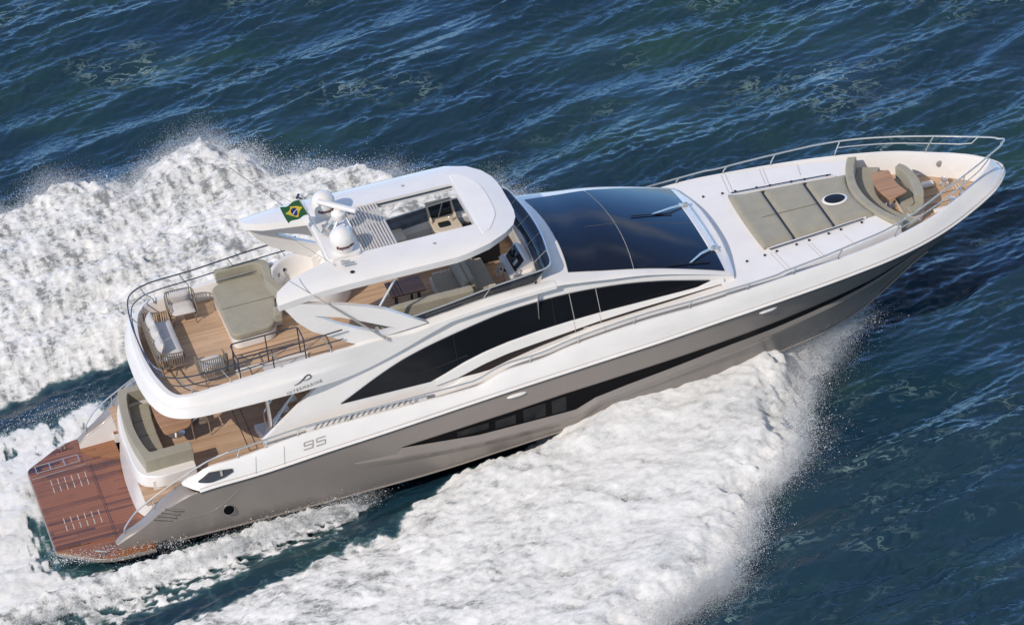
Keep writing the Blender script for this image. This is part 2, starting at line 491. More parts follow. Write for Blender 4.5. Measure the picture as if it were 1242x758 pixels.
FOAM_D = np.maximum.reduce([D_star, D_side, D_wash, D_port, D_old])
GRAIN = np.where(D_star >= FOAM_D - 1e-6, 0.48 + 0.52 * np.clip((15.0 - GX) / 12.0, 0, 1), np.where(D_wash >= FOAM_D - 1e-6, 0.35, 1.0)) * np.ones_like(GX)
FOAM_H = np.maximum.reduce([H_star, H_side, H_wash, H_port])

def grid_mesh(name, Z, keep, mt, attr=None):
    idx = np.full(Z.shape, -1, np.int64)
    fk = keep[:-1, :-1] | keep[1:, :-1] | keep[:-1, 1:] | keep[1:, 1:]
    used = np.zeros(Z.shape, bool)
    used[:-1, :-1] |= fk; used[1:, :-1] |= fk; used[:-1, 1:] |= fk; used[1:, 1:] |= fk
    idx[used] = np.arange(used.sum())
    co = np.stack([GX[used], GY[used], Z[used]], 1).astype(np.float32)
    i, j = np.nonzero(fk)
    q = np.stack([idx[i, j], idx[i + 1, j], idx[i + 1, j + 1], idx[i, j + 1]], 1).astype(np.int32)
    return co, q, used

def np_mesh(name, co, quads, mt, attr=None, smooth_=True):
    me = bpy.data.meshes.new(name)
    k = quads.shape[1]
    me.vertices.add(len(co)); me.vertices.foreach_set('co', co.ravel())
    me.loops.add(quads.size); me.loops.foreach_set('vertex_index', quads.ravel())
    me.polygons.add(len(quads)); me.polygons.foreach_set('loop_start', np.arange(0, quads.size, k, dtype=np.int32))
    me.polygons.foreach_set('loop_total', np.full(len(quads), k, np.int32))
    if smooth_: me.polygons.foreach_set('use_smooth', np.ones(len(quads), bool))
    for nm, a in (attr or {}).items():
        at = me.attributes.new(nm, 'FLOAT', 'POINT'); at.data.foreach_set('value', a.astype(np.float32))
    me.materials.append(mt); me.update(); me.validate()
    o = bpy.data.objects.new(name, me); COL.objects.link(o)
    return o

# --- water shader
m = mat('sea_water', (0.006, 0.03, 0.05), 0.055, ior=1.333, spec=0.5)
g = G(m)
co = g.coord()
big = g.noise(g.coord((0.5, 1.0, 1), (0, 0, 0.2)), 0.16, 3)
med = g.noise(g.coord((0.5, 1.0, 1), (0, 0, 0.2)), 0.9, 4)
f = g.math('ADD', g.math('MULTIPLY', big, 0.7), g.math('MULTIPLY', med, 0.3))
deep = g.ramp(f, [(0.36, (0.009, 0.030, 0.058)), (0.52, (0.012, 0.038, 0.058)), (0.66, (0.019, 0.054, 0.053))])
# pale threads: dissolved foam in patches, plus painted sky reflections off the starboard bow
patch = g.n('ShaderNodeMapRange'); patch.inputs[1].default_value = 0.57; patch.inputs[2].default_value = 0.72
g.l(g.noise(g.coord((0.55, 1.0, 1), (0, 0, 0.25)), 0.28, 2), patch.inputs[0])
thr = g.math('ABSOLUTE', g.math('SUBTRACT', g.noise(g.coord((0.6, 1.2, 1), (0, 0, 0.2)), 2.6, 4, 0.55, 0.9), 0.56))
lc = g.n('ShaderNodeAttribute', attribute_name='sky_glint')
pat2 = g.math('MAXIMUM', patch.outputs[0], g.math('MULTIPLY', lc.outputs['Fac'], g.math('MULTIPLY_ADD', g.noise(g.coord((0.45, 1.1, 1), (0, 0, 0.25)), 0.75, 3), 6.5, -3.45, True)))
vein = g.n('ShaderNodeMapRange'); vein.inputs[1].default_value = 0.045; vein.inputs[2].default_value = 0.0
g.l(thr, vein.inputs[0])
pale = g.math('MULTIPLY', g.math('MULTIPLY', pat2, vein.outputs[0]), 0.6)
# bubbles churned under the surface beside the wake
at = g.n('ShaderNodeAttribute', attribute_name='aerated')
aer = g.math('MULTIPLY', at.outputs['Fac'], 0.55, clamp=True)
col = g.mix(aer, deep, (0.10, 0.20, 0.21))
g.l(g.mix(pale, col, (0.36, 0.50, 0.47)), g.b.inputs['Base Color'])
h = g.math('ADD', g.math('MULTIPLY', g.noise(g.coord((0.6, 1.2, 1), (0, 0, 0.2)), 3.2, 4, 0.6), 1.0), g.math('MULTIPLY', g.noise(g.coord((0.8, 1.2, 1)), 9, 3), 0.3))
g.bump(h, 0.45, 0.05)
M['sea'] = m

# --- foam shader: white froth whose cover thins out with the stored density
m = bpy.data.materials.new('sea_foam'); m.use_nodes = True
g = G(m); b = g.b
setin(b, 'Roughness', 0.95); setin(b, 'Specular IOR Level', 0.15)
at = g.n('ShaderNodeAttribute', attribute_name='froth')
n1 = g.noise(g.coord(), 3.0, 5, 0.65, 0.4)
n2 = g.noise(g.coord(), 16.0, 5, 0.75)
nn = g.math('ADD', g.math('MULTIPLY', n1, 0.6), g.math('MULTIPLY', n2, 0.4))
a = g.math('MULTIPLY_ADD', at.outputs['Fac'], 1.55, g.math('SUBTRACT', nn, 1.08))
alpha = g.n('ShaderNodeMapRange'); alpha.inputs[1].default_value = -0.04; alpha.inputs[2].default_value = 0.26
g.l(a, alpha.inputs[0])
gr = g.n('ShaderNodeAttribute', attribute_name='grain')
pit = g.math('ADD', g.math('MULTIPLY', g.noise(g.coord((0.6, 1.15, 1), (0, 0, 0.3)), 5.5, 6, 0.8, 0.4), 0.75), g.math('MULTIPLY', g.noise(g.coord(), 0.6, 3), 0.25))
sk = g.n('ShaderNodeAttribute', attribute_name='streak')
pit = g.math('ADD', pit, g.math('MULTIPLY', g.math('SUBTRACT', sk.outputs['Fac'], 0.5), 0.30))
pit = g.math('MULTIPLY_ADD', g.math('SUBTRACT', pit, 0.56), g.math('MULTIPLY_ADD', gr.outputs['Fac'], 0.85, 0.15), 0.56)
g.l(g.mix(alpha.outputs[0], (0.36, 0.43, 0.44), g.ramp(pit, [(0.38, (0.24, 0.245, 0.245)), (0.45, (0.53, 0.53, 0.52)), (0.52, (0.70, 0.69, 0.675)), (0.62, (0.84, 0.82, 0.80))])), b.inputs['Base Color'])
soft = True
hb = g.math('ADD', g.noise(g.coord(), 7.0, 6, 0.7, 0.6), g.math('MULTIPLY', g.noise(g.coord(), 30.0, 4, 0.7), 0.35))
bp = g.bump(hb, 0.7, 0.05)
vm = g.n('ShaderNodeVectorMath', operation='MULTIPLY_ADD'); g.l(bp.outputs[0], vm.inputs[0]); vm.inputs[1].default_value = (.42, .42, .42); vm.inputs[2].default_value = (-.05, -.05, .58)
vn = g.n('ShaderNodeVectorMath', operation='NORMALIZE'); g.l(vm.outputs[0], vn.inputs[0]); g.l(vn.outputs[0], b.inputs['Normal'])
tr = g.n('ShaderNodeBsdfTransparent'); mx = g.n('ShaderNodeMixShader')
g.l(alpha.outputs[0], mx.inputs[0]); g.l(tr.outputs[0], mx.inputs[1]); g.l(b.outputs[0], mx.inputs[2])
g.l(mx.outputs[0], m.node_tree.nodes['Material Output'].inputs[0])
M['foam'] = m
M['drops'] = mat('spray_drops', (0.93, 0.93, 0.93), 0.6, spec=0.4)
_t = M['drops'].node_tree; _tl = _t.nodes.new('ShaderNodeBsdfTranslucent'); _tl.inputs[0].default_value = (0.95, 0.95, 0.95, 1)
_mx = _t.nodes.new('ShaderNodeMixShader'); _mx.inputs[0].default_value = 0.5
_t.links.new(_t.nodes['Principled BSDF'].outputs[0], _mx.inputs[1]); _t.links.new(_tl.outputs[0], _mx.inputs[2]); _t.links.new(_mx.outputs[0], _t.nodes['Material Output'].inputs[0])

# sea: fine field in the middle, one wide skirt out to the horizon
co, q, used = grid_mesh('sea', WAVE, np.ones(WAVE.shape, bool), None)
aer = smoothstep(0.03, 0.6, FOAM_D)
from_d = np.maximum(aer, 0.0).ravel()
ring = []
nb = len(co)
def gi(i, j): return i * N + j
border = [gi(i, 0) for i in range(N)] + [gi(N - 1, j) for j in range(1, N)] + [gi(i, N - 1) for i in range(N - 2, -1, -1)] + [gi(0, j) for j in range(N - 2, 0, -1)]
cx0, cy0 = X0 + L / 2, Y0 + L / 2
ext = []; eq = []
prev = np.array(border)
for fac, zf in ((1.15, 0.0), (2.0, 0.0), (6.0, 0.0), (30.0, 0.0), (180.0, 0.0)):
    bx = co[border].copy()
    bx[:, 0] = cx0 + (bx[:, 0] - cx0) * fac; bx[:, 1] = cy0 + (bx[:, 1] - cy0) * fac; bx[:, 2] *= zf
    st = nb + sum(len(e) for e in ext)
    ext.append(bx); cur = np.arange(st, st + len(border))
    eq.append(np.stack([prev, np.roll(prev, -1), np.roll(cur, -1), cur], 1)[:, ::-1])
    prev = cur
co2 = np.concatenate([co] + ext).astype(np.float32)
q2 = np.concatenate([q] + eq).astype(np.int32)
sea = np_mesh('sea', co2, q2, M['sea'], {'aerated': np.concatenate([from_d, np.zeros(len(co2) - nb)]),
    'sky_glint': np.concatenate([(np.exp(-np.maximum(-d0_star, 0) / 5.0) * smoothstep(13.0, 15.5, GX) * smoothstep(-2.5, -4.5, GY)).ravel(), np.zeros(len(co2) - nb)])})  # mask for painted sky reflections around the starboard bow sheet
tag(sea, 'deep blue open sea with long wind ripples and pale threads of old foam and painted sky glints', None, kind='structure')

Zf = WAVE + 0.012 + np.maximum(FOAM_H, 0.0) * np.clip(FOAM_D * 1.3, 0, 1)
keep = FOAM_D > 0.03
# no froth sheet inside the hull
inhull = (GX > 1.5) & (GX < 23.4) & (np.abs(GY) < np.interp(GX, [1.5, 14, 18, 20, 22, 23.4], [2.2, 2.3, 2.0, 1.5, 0.9, 0.2]))
keep &= ~inhull
co, q, used = grid_mesh('wake_foam', Zf, keep, None)
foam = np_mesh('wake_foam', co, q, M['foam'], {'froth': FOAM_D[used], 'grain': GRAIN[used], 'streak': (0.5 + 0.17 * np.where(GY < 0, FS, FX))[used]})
tag(foam, 'churned white wake foam and bow wave spreading on both sides of the speeding yacht', 'foam', kind='stuff')

# flying drops round the edges of the froth
def drops(n, edge_poly, up, out, size, smin=0.008, jx=0.25):
    P = np.array(edge_poly, float); seg = np.diff(P[:, :2], axis=0); ln = np.hypot(*seg.T)
    k = rng.choice(len(seg), n, p=ln / ln.sum()); t = rng.random(n)
    base = P[k] + (P[k + 1] - P[k]) * t[:, None]
    nrm = np.stack([seg[k, 1], -seg[k, 0]], 1) / ln[k, None]
    o = rng.exponential(out, n) - out * 0.7
    clump = 0.5 + 0.5 * np.sin(base[:, 0] * 5.1 + np.sin(base[:, 1] * 3.7) * 2)
    p = np.empty((n, 3)); p[:, :2] = base[:, :2] + nrm * (o * (0.35 + clump))[:, None] + rng.normal(0, jx, (n, 2))
    p[:, 2] = base[:, 2] + np.abs(rng.normal(0, up, n)) * (0.4 + clump)
    s = smin + rng.exponential(size, n)
    return p, np.minimum(s, 0.028)
sets = []
fr = [(23.9, -0.7, .6), (23.3, -0.95, .55), (21.8, -2.4, .6), (21.1, -3.4, .6), (20.5, -4.6, .5), (20.15, -5.8, .45), (19.3, -6.7, .35), (18.2, -7.5, .3), (17.4, -9.1, .25), (16.5, -10.2, .25), (15.4, -10.8, .2), (14.3, -11.3, .2), (13.75, -12.0, .2), (13.3, -14, .2)]
sets.append(drops(90000, [(a, b, c) for a, b, c in fr[::-1]], 0.20, 0.20, 0.0028, 0.0028))
pf = [(18.3, 4.6, .6), (17.5, 7.2, .55), (16.6, 9.3, .5), (14.5, 11.3, .5), (13.1, 12.7, .5), (11.8, 14.0, .5), (10.3, 14.5, .5), (9.8, 15.9, .5), (8.4, 16.9, .5), (6.9, 16.3, .4), (5.9, 15.4, .3), (5.5, 16.2, .2), (3.7, 16.6, .2), (2.0, 15.7, .2), (-4, 13.3, .2)]
sets.append(drops(90000, pf[::-1], 0.24, 0.20, 0.0028, 0.0028))
sets.append(drops(12000, [(8.9, -2.95, .25), (7.2, -3.5, .5), (5.6, -3.75, .5), (3.6, -4.0, .45), (0.5, -4.4, .35), (-4, -5.2, .3)], 0.12, 0.22, 0.003, 0.003, 0.22))
sets.append(drops(5000, [(2.6, 5.2, .1), (0.5, 4.8, .1), (-6, 5.0, .1)], 0.08, 0.2, 0.003, 0.003))
sets.append(drops(2500, [(3.4, -2.95, .35), (2.2, -2.9, .4), (1.0, -2.7, .4), (-0.2, -2.4, .4)], 0.10, 0.1, 0.004, 0.003, 0.15))
p = np.concatenate([a for a, b in sets]); s = np.concatenate([b for a, b in sets])
k = (p[:, 2] > 0) & ~((np.abs(p[:, 1]) < 2.4) & (p[:, 0] > 0) & (p[:, 0] < 20))
p, s = p[k], s[k]
octv = np.array([(1, 0, 0), (-1, 0, 0), (0, 1, 0), (0, -1, 0), (0, 0, 1.15), (0, 0, -1.15)])
octf = np.array([(0, 2, 4), (2, 1, 4), (1, 3, 4), (3, 0, 4), (2, 0, 5), (1, 2, 5), (3, 1, 5), (0, 3, 5)])
dv = (p[:, None, :] + octv[None] * s[:, None, None]).reshape(-1, 3).astype(np.float32)
df = (octf[None] + (np.arange(len(p)) * 6)[:, None, None]).reshape(-1, 3).astype(np.int32)
spray = np_mesh('spray', dv, df, M['drops'])
tag(spray, 'fine white spray drops flying off the edges of the wake', 'spray', kind='stuff')

def mist(n, edge, up, out, jx, rmin, rmax):
    p, _ = drops(n, edge, up, out, 0.001, 0.001, jx)
    return p, rng.uniform(rmin, rmax, n)
def edge_mist(n, where, up, wide):
    w = ((FOAM_D > .06) & (FOAM_D < .80) & where).astype(float) * (0.15 + np.clip(0.6 + 0.8 * F1 + 0.4 * F2, 0, 3))
    w = w.ravel() / w.sum(); c = rng.choice(w.size, n, p=w)
    cl = np.clip(0.35 + 0.5 * F1.ravel()[c] + 0.35 * F2.ravel()[c], 0.12, 2.2)
    jt = np.where(rng.random(n) < .45, wide, .07) * (0.4 + cl)
    p = np.stack([GX.ravel()[c] + rng.normal(0, 1, n) * jt, GY.ravel()[c] + rng.normal(0, 1, n) * jt,
                  (WAVE + FOAM_H).ravel()[c] + np.abs(rng.normal(0, 1, n)) * up * cl], 1)
    return p, rng.uniform(.003, .0078, n)
ms = [edge_mist(190000, (GX > 12.8) & (GY < -.3) & (GX - 1.0 * GY > 22.5), 0.22, 0.20),
      edge_mist(170000, (GY > 8.2 + 0.28 * np.clip(GX, -20, 10)) | ((GX > 14.5) & (GY > 3)), 0.26, 0.24),
      mist(40000, [(8.7, -2.95, .2), (7.2, -3.35, .35), (5.6, -3.6, .4), (3.6, -3.85, .35), (0.5, -4.3, .25), (-4, -5.2, .2)], 0.10, 0.16, 0.2, .003, .007),
      mist(40000, [(23.6, -1.0, .75), (22.6, -1.6, .85), (21.4, -2.2, .8), (20.0, -3.0, .7), (18.6, -4.4, .6)], 0.22, 0.2, 0.35, .003, .008)]
p = np.concatenate([a for a, b in ms]); r_ = np.concatenate([b for a, b in ms])
k = (p[:, 2] > 0) & ~((np.abs(p[:, 1]) < 2.4) & (p[:, 0] > 0) & (p[:, 0] < 20))
p, r_ = p[k], r_[k]
tv = np.array([(1, 1, 1), (1, -1, -1), (-1, 1, -1), (-1, -1, 1)]) * 0.75
tf = np.array([(0, 1, 2), (0, 3, 1), (0, 2, 3), (1, 3, 2)])
mv = (p[:, None, :] + tv[None] * r_[:, None, None]).reshape(-1, 3).astype(np.float32)
mf = (tf[None] + (np.arange(len(p)) * 4)[:, None, None]).reshape(-1, 3).astype(np.int32)
mist_o = np_mesh('spray_mist', mv, mf, M['drops'], None, False)
tag(mist_o, 'soft veil of very fine spray hanging over the wake edges', 'mist', kind='stuff')

# ------------------------------------------------------------------ the yacht: bow towards +x, port +y, water at z = 0
Y = empty('motor_yacht')
tag(Y, 'large white and taupe motor yacht with teak decks speeding to the right', 'yacht')

yC = sstab((0, 2.6), (1.6, 2.7), (3, 2.82), (6, 2.9), (14, 2.9), (16, 2.85), (18, 2.7), (20, 2.4), (22, 1.95), (23, 1.65), (24, 1.3), (25, .9), (26, .45), (27, .12), (27.56, .04), (28.55, 0))
zC = sstab((0, .3), (1.6, .33), (3, .38), (8.9, .46), (10.75, .52), (12.7, .66), (15.6, .86), (17.3, .93), (19, 1.02), (21, 1.05), (22.4, 1.1), (23.4, 1.2), (24.3, 1.45), (25.4, 1.8), (26.5, 2.02), (27.56, 2.55), (28.2, 3.1), (28.55, 3.62))
yK = sstab((1.6, 2.74), (2.4, 2.90), (3, 3.02), (3.9, 3.2), (8, 3.3), (14, 3.32), (19, 3.3), (20, 3.27), (21, 3.2), (22, 3.1), (23, 2.97), (24, 2.8), (25, 2.52), (26, 2.12), (27, 1.60), (27.5, 1.30), (27.84, 1.06), (28.1, .80), (28.28, .58), (28.43, .36), (28.51, .18), (28.55, 0))
zK = sstab((1.6, .62), (2.4, 1.1), (3, 1.55), (3.94, 1.97), (5.78, 2.11), (7.65, 2.30), (9.04, 2.42), (12.67, 2.75), (15.66, 2.98), (17.28, 3.1), (19.88, 3.33), (23.26, 3.47), (25.5, 3.53), (26.5, 3.58), (27, 3.63), (27.8, 3.70), (28.55, 3.72))
yT = sstab((1.57, 2.6), (3.6, 2.72), (4.4, 3.0), (8, 3.1), (14, 3.12), (18, 3.15), (20, 3.1), (21, 3.0), (22, 2.88), (23, 2.73), (24, 2.53), (25, 2.23), (26, 1.82), (27, 1.16), (27.5, .8), (28, .3), (28.2, 0))
zT = sstab((1.57, .61), (1.87, .86), (2.42, 1.14), (2.98, 1.63), (3.3, 1.84), (3.66, 2.05), (4.0, 2.30), (4.44, 2.52), (5.3, 2.60), (7.28, 2.86), (10.28, 2.93), (11.75, 2.96), (12.1, 3.02), (12.5, 3.18), (12.9, 3.27), (13.84, 3.33), (14.8, 3.52), (16.7, 3.72), (18.4, 3.77), (20.4, 3.88), (24, 3.90), (26, 3.95), (27.6, 4.03), (28.2, 4.06))
def xT(x): return x - 0.35 * max(0, (x - 20) / 8.55) ** 1.3
def flare(x): return float(np.interp(x, [0, 16, 22, 28], [.8, .8, 1.15, 1.3]))
def hull_y(x, z):
    a, b = zC(x), zK(x)
    t = min(1.15, max(0.0, (z - a) / max(b - a, .05)))
    return yC(x) + (yK(x) - yC(x)) * t ** flare(x)
keel = tab((1.6, -.4), (18, -.5), (21, -.25), (22.5, .2), (23.5, .7), (24.5, 1.2), (25.5, 1.65), (26.5, 1.95), (27.56, 2.5), (28.2, 3.05), (28.55, 3.58))

HX = sorted(set(lin(1.6, 20, 70) + lin(20, 28.2, 60) + lin(28.2, 28.55, 20)))
rows = []
for x in HX:
    half = []
    for k in range(13):
        z = zK(x) + (zC(x) - zK(x)) * k / 12
        half.append((hull_y(x, z), z))
    half.append((max(0, yC(x) - 0.10 * min(1, yC(x))), zC(x) - 0.02))
    half.append((yC(x) * 0.5, (zC(x) + keel(x)) / 2 - 0.02)); half.append((0.0, min(keel(x), zC(x) - .03)))
    rows.append([(x, -a, b) for a, b in half] + [(x, a, b) for a, b in half[-2::-1]])
hull = MB().loft(rows, caps=False).build('hull', M['taupe'], Y, smooth=50)
hull.data.materials.append(M['boot'])
for pl in hull.data.polygons:
    c = pl.center
    if c.z < zC(c.x) - 0.006 or (c.z < zC(c.x) + 0.05 and c.x < 26): pl.material_index = 1
for s in (-1, 1):
    # rounded taupe quarter that wraps inboard over the stern
    qx = lin(1.6, 3.95, 26); rows = []
    for x in qx:
        a = Vector((x, yK(x), zK(x))); t = Vector((x, yT(min(x, 3.62)) - .02, zT(x) if x < 3.6 else zT(3.6) - .0))
        if x > 3.62:
            w = (x - 3.62) / 0.33; t = Vector((x, 2.72 + w * .45, 2.02 - w * 0.08))
        mid = Vector((x, t.y + (a.y - t.y) * .72, max(a.z, t.z - (t.z - a.z) * .30) + 0.04))
        r = [a * (1 - u) ** 2 + mid * 2 * u * (1 - u) + t * u * u for u in lin(0, 1, 9)]
        r += [t + Vector((0, -.10, -.02)), Vector((x, min(t.y - .12, 2.66), t.z - .05))]
        rows.append([(p[0], s * p[1], p[2]) for p in r])
    MB().loft(rows).build('stern_quarter', M['taupe'], hull, smooth=60)
    rl_ = []
    for x in qx:
        tz = zT(x) if x < 3.6 else zT(3.6); ty = min(yT(min(x, 3.62)) - .13, 2.60)
        rl_.append([(x, s * (ty + .03), tz - .022), (x, s * ty, tz - .04), (x, s * (ty - .03), min(.42, tz - .1))])
    MB().loft(rl_).build('quarter_liner', M['white'], hull, smooth=40)
    for k in range(4):   # ventilation slots
        x0, z0 = 2.67 + .113 * k, 1.30 + .098 * k
        rr = []; lip = []
        for u in lin(0, 1, 5):
            x, z = x0 + .48 * u, z0 - .17 * u
            rr.append([(x, s * (hull_y(x, zz) + .014), zz) for zz in (z - .028, z, z + .028)])
            lip.append((x, s * (hull_y(x, z + .04) + .012), z + .04))
        MB().loft(rr).build('vent', M['shade'], hull, smooth=0)
        tube('vent_lip', lip, .016, M['taupe'], hull)
    tube('styling_crease', [(x, s * (hull_y(x, z) + .002), z) for x, z in [(p.x, p.z) for p in smooth([(3.0, 0, 1.1), (3.7, 0, 1.14), (4.36, 0, 1.19), (5.06, 0, 1.72)], 4)]], .011, M['taupe'], hull)
    # porthole
    R = Matrix.Rotation(-s * PI / 2, 3, 'X')
    yy = hull_y(4.70, 1.10)
    ph = MB().lathe([(.15, -.02), (.15, .02), (.165, .02), (.165, -.02)], (4.70, s * (yy + .035), 1.10), 28, R).build('porthole', M['steel'], hull)
    MB().lathe([(.0, .0), (.148, .0), (.148, .012), (0, .012)], (4.70, s * (yy + .035), 1.10), 28, R).build('glass', M['band'], ph)
    # rub rail: double line under the white topside
    kx = [x for x in HX if x >= 3.85]
    tube('rub_rail', [(x, s * (yK(x) + .012), zK(x) + .012) for x in kx], .034, M['white'], Y)
    tube('rub_strip', [(x, s * (yK(x) + .02), zK(x) - .038) for x in kx], .014, M['black'], Y)
    tube('rub_strip', [(x, s * (yK(x) - .018), zK(x) + .075) for x in kx], .010, M['grey'], Y)
    # chine rail
    tube('spray_rail', [(x, s * (yC(x) + .015), zC(x) - .02) for x in HX if 3 < x < 26], .03, M['taupe'], Y)

# black window band along the hull
b_up = tab((9.61, 1.75), (11.53, 1.90), (12.77, 1.99), (14.28, 2.13), (16.11, 2.24), (18.47, 2.36), (20.56, 2.46), (22.48, 2.57), (24.0, 2.66), (26.2, 2.80))
b_lo = tab((9.61, 1.74), (11.79, 1.46), (14.60, 1.44), (15.19, 1.70), (16.10, 1.84), (18.48, 2.10), (19.28, 2.17), (20.59, 2.22), (22.54, 2.36), (24.1, 2.52), (26.2, 2.79))
b_rd = tab((8.29, 1.60), (9.51, 1.42), (11.78, 1.23), (13.2, 1.19), (14.69, 1.24), (15.23, 1.56), (16.10, 1.64), (18.48, 1.90), (20.49, 2.03), (22.57, 2.22), (24.2, 2.44), (26.2, 2.76))
def strip(name, up, lo, x0, x1, off, mt, parent, s, n=120, nz=5, yf=hull_y, extra=()):
    xs = sorted(set(lin(x0, x1, n) + list(extra)))
    rows = [[(x, s * (yf(x, z) + off), z) for z in lin(lo(x), max(up(x), lo(x) + .002), nz)] for x in xs]
    return MB().loft(rows).build(name, mt, parent, smooth=60)
for s in (-1, 1):
    hb = strip('hull_window', b_up, b_lo, 9.61, 26.2, .012, M['band'], Y, s)
    for xa, xb, lo, hi in ((11.2, 12.1, 1.60, 1.83), (12.29, 12.88, 1.53, 1.86), (13.10, 13.74, 1.51, 2.00), (13.92, 14.34, 1.51, 2.04)):
        strip('pane', tab((xa, hi - .04), (xb, hi)), tab((xa, lo), (xb, lo)), xa, xb, .02, M['glass'], hb, s, 6, 3)
    # stepped ridge below the band: an upward ledge, then the edge back to the hull
    xs = sorted(set(lin(8.29, 26.2, 150) + [14.6, 14.69, 15.19, 15.23])); rows = []
    for x in xs:
        up = b_lo(x) if x > 9.61 else b_rd(x) + .02 + (x - 8.29) / 1.32 * .13 * 1.0
        lo = b_rd(x)
        w = min(1, (x - 8.29) / 3) * min(1, max(0, (26.2 - x) / 4))
        hh = up - lo
        rows.append([(x, s * (hull_y(x, up) + .004), up), (x, s * (hull_y(x, lo + hh * .15) + .012 + .085 * w), lo + hh * .15), (x, s * (hull_y(x, lo) + .012 + .085 * w), lo - .02), (x, s * (hull_y(x, lo - .25) - .002), lo - .25)])
    MB().loft(rows).build('hull_ridge', M['taupe'], Y, smooth=20)
    # recessed white fairleads
    for xa, xb in ((12.62, 13.28), (19.97, 20.6)):
        xm = (xa + xb) / 2; zc = zK(xm) - .22
        pts = [(x, s * (hull_y(x, zc + (x - xm) * .06) + .012), zc + (x - xm) * .06) for x in lin(xa + .05, xb - .05, 8)]
        MB().tube(pts, lambda t: .055 * (1 - (2 * t - 1) ** 4 * .75), 10).build('fairlead', M['white'], Y)

# white bulwark band
side_deck = lambda x: zT(x) - 0.62 if x > 12.5 else max(1.5, zT(x) - .75)
for s in (-1, 1):
    bx = lin(3.62, 20, 80) + lin(20.1, 28.1, 60) + lin(28.12, 28.55, 18)
    rows = []
    for x in bx:
        k = Vector((x, yK(x), zK(x))); xt = xT(x)
        t = Vector((xt, yT(xt), zT(xt)))
        if x < 3.95:
            w = (x - 3.62) / .33; k = Vector((x, t.y + (k.y - t.y) * w, t.z - .02 + (k.z - t.z + .02) * w))
        inn = max(0, t.y - .10); dk = max(0, t.y - .22)
        zd = 3.28 if xt > 23.5 else side_deck(xt)
        m1 = k * .5 + t * .5 + Vector((0, .008, .008)); m2 = k * .15 + t * .85 + Vector((0, .008, .012))
        r = [k, m1, m2, t + Vector((0, -.03, .02)), Vector((xt, inn, t.z + .012)), Vector((xt, inn - .02, t.z - .05)), Vector((xt - .05, dk, zd))]
        rows.append([(p.x, s * max(0, p.y), p.z) for p in r])
    bw = MB().loft(rows).build('bulwark', M['white'], Y, smooth=35)
    # little window in the aft bulwark
    wy = lambda x, z: (yK(x) + (yT(x) - yK(x)) * min(1, max(0, (z - zK(x)) / (zT(x) - zK(x))))) + .028
    strip('bulwark_window', tab((4.0, 2.22), (4.35, 2.44), (4.72, 2.44), (5.0, 2.42)), tab((4.0, 2.2), (4.35, 2.18), (4.72, 2.24), (5.0, 2.34)), 4.02, 4.98, .02, M['smoked'], bw, s, 16, 4, wy)
    box('mullion', (4.66, s * (wy(4.66, 2.33) + .022), 2.33), (.06, .03, .24), M['steel'], bw)
    for x in (5.55, 6.35):
        tube('seam', [(x + .12 * u, s * (wy(x, zK(x) + (zT(x) - zK(x)) * u) + .004), zK(x) + (zT(x) - zK(x)) * u) for u in lin(.12, .9, 5)], .006, M['grey'], bw)
# squared number 95 on the topside
for s in (-1, 1):
    def onb(u, v, s=s):
        x = 7.28 + (u if s < 0 else -u) + (v * .25 if s < 0 else -v * .25); z = 2.60 + v + (x - 7.28) * .09
        return (x, s * (yK(x) + (yT(x) - yK(x)) * (z - zK(x)) / (zT(x) - zK(x)) + .022), z)
    num = MB()
    for pts in ([(-.05, -.09), (-.05, .09), (-.30, .09), (-.30, .005), (-.05, .005)], [(-.05, -.09), (-.30, -.09)],
                [(.30, .09), (.05, .09), (.05, .005), (.30, .005), (.30, -.09), (.05, -.09)]):
        q = []
        for (a0, b0), (a1, b1) in zip(pts, pts[1:]): q += [onb(a0 + (a1 - a0) * t, b0 + (b1 - b0) * t) for t in (0, .5)]
        q.append(onb(*pts[-1]))
        num.tube(q, .014, 6)
    num.build('hull_number', M['faint'], Y)

# ---- decks inside the hull
mbd = MB()
def deck(name, x0, x1, yf, zf, mt, n=30, parent=Y, ny=9, thick=None):
    xs = lin(x0, x1, n)
    rows = [[(x, yf(x) * v, zf(x)) for v in lin(-1, 1, ny)] for x in xs]
    return MB().loft(rows).build(name, mt, parent)
deck('cockpit_deck', 2.6, 8.6, lambda x: min(2.95, yT(x) - .1), lambda x: 1.5, M['deck'])
deck('side_deck', 8.6, 24.4, lambda x: yT(x) - .12, lambda x: side_deck(x) if x < 23.5 else side_deck(23.5), M['deck'], 60)
deck('bow_deck', 24.2, 27.75, lambda x: max(.03, yT(x) - .15), lambda x: 3.30, M['deck'], 30)

# ---- swim platform
po = rounded([(0.0, 2.05), (1.25, 2.98), (2.6, 3.0), (2.6, -3.0), (1.25, -2.98), (0.0, -2.05)], [.12, .5, 0, 0, .5, .12], 6)
pf = prism('swim_platform', po, .36, .455, M['wet'], Y, bevel=.012)
pin = [(p[0] * .985 + .02, p[1] * .99) for p in po]
prism('platform_rim', [(x - .02 if x < 1 else x, y * 1.006) for x, y in po], .27, .40, M['taupe'], pf, bevel=.03)
hatch = prism('platform_hatch', rounded([(.03, 1.42), (.03, -2.0), (1.66, -2.16), (1.66, 1.55)], .05), .44, .475, M['wet'], pf, bevel=.008)
mb = MB()
for r in range(6):
    x = .50 + r * .195
    for seg_ in ((1.26, .98), (.90, .62), (-.66, -.94), (-1.02, -1.30)):
        lo, hi = min(seg_), max(seg_)
        box('grating_slot', (x + .012 * (lo + hi) / 2, (lo + hi) / 2, .474), (.020, hi - lo, .012), M['grey'], hatch, Matrix.Rotation(-.03, 3, 'Z'))
tube('hatch_edge', [(1.70, 1.58, .485), (1.70, -2.18, .480)], .010, M['wet'], pf)
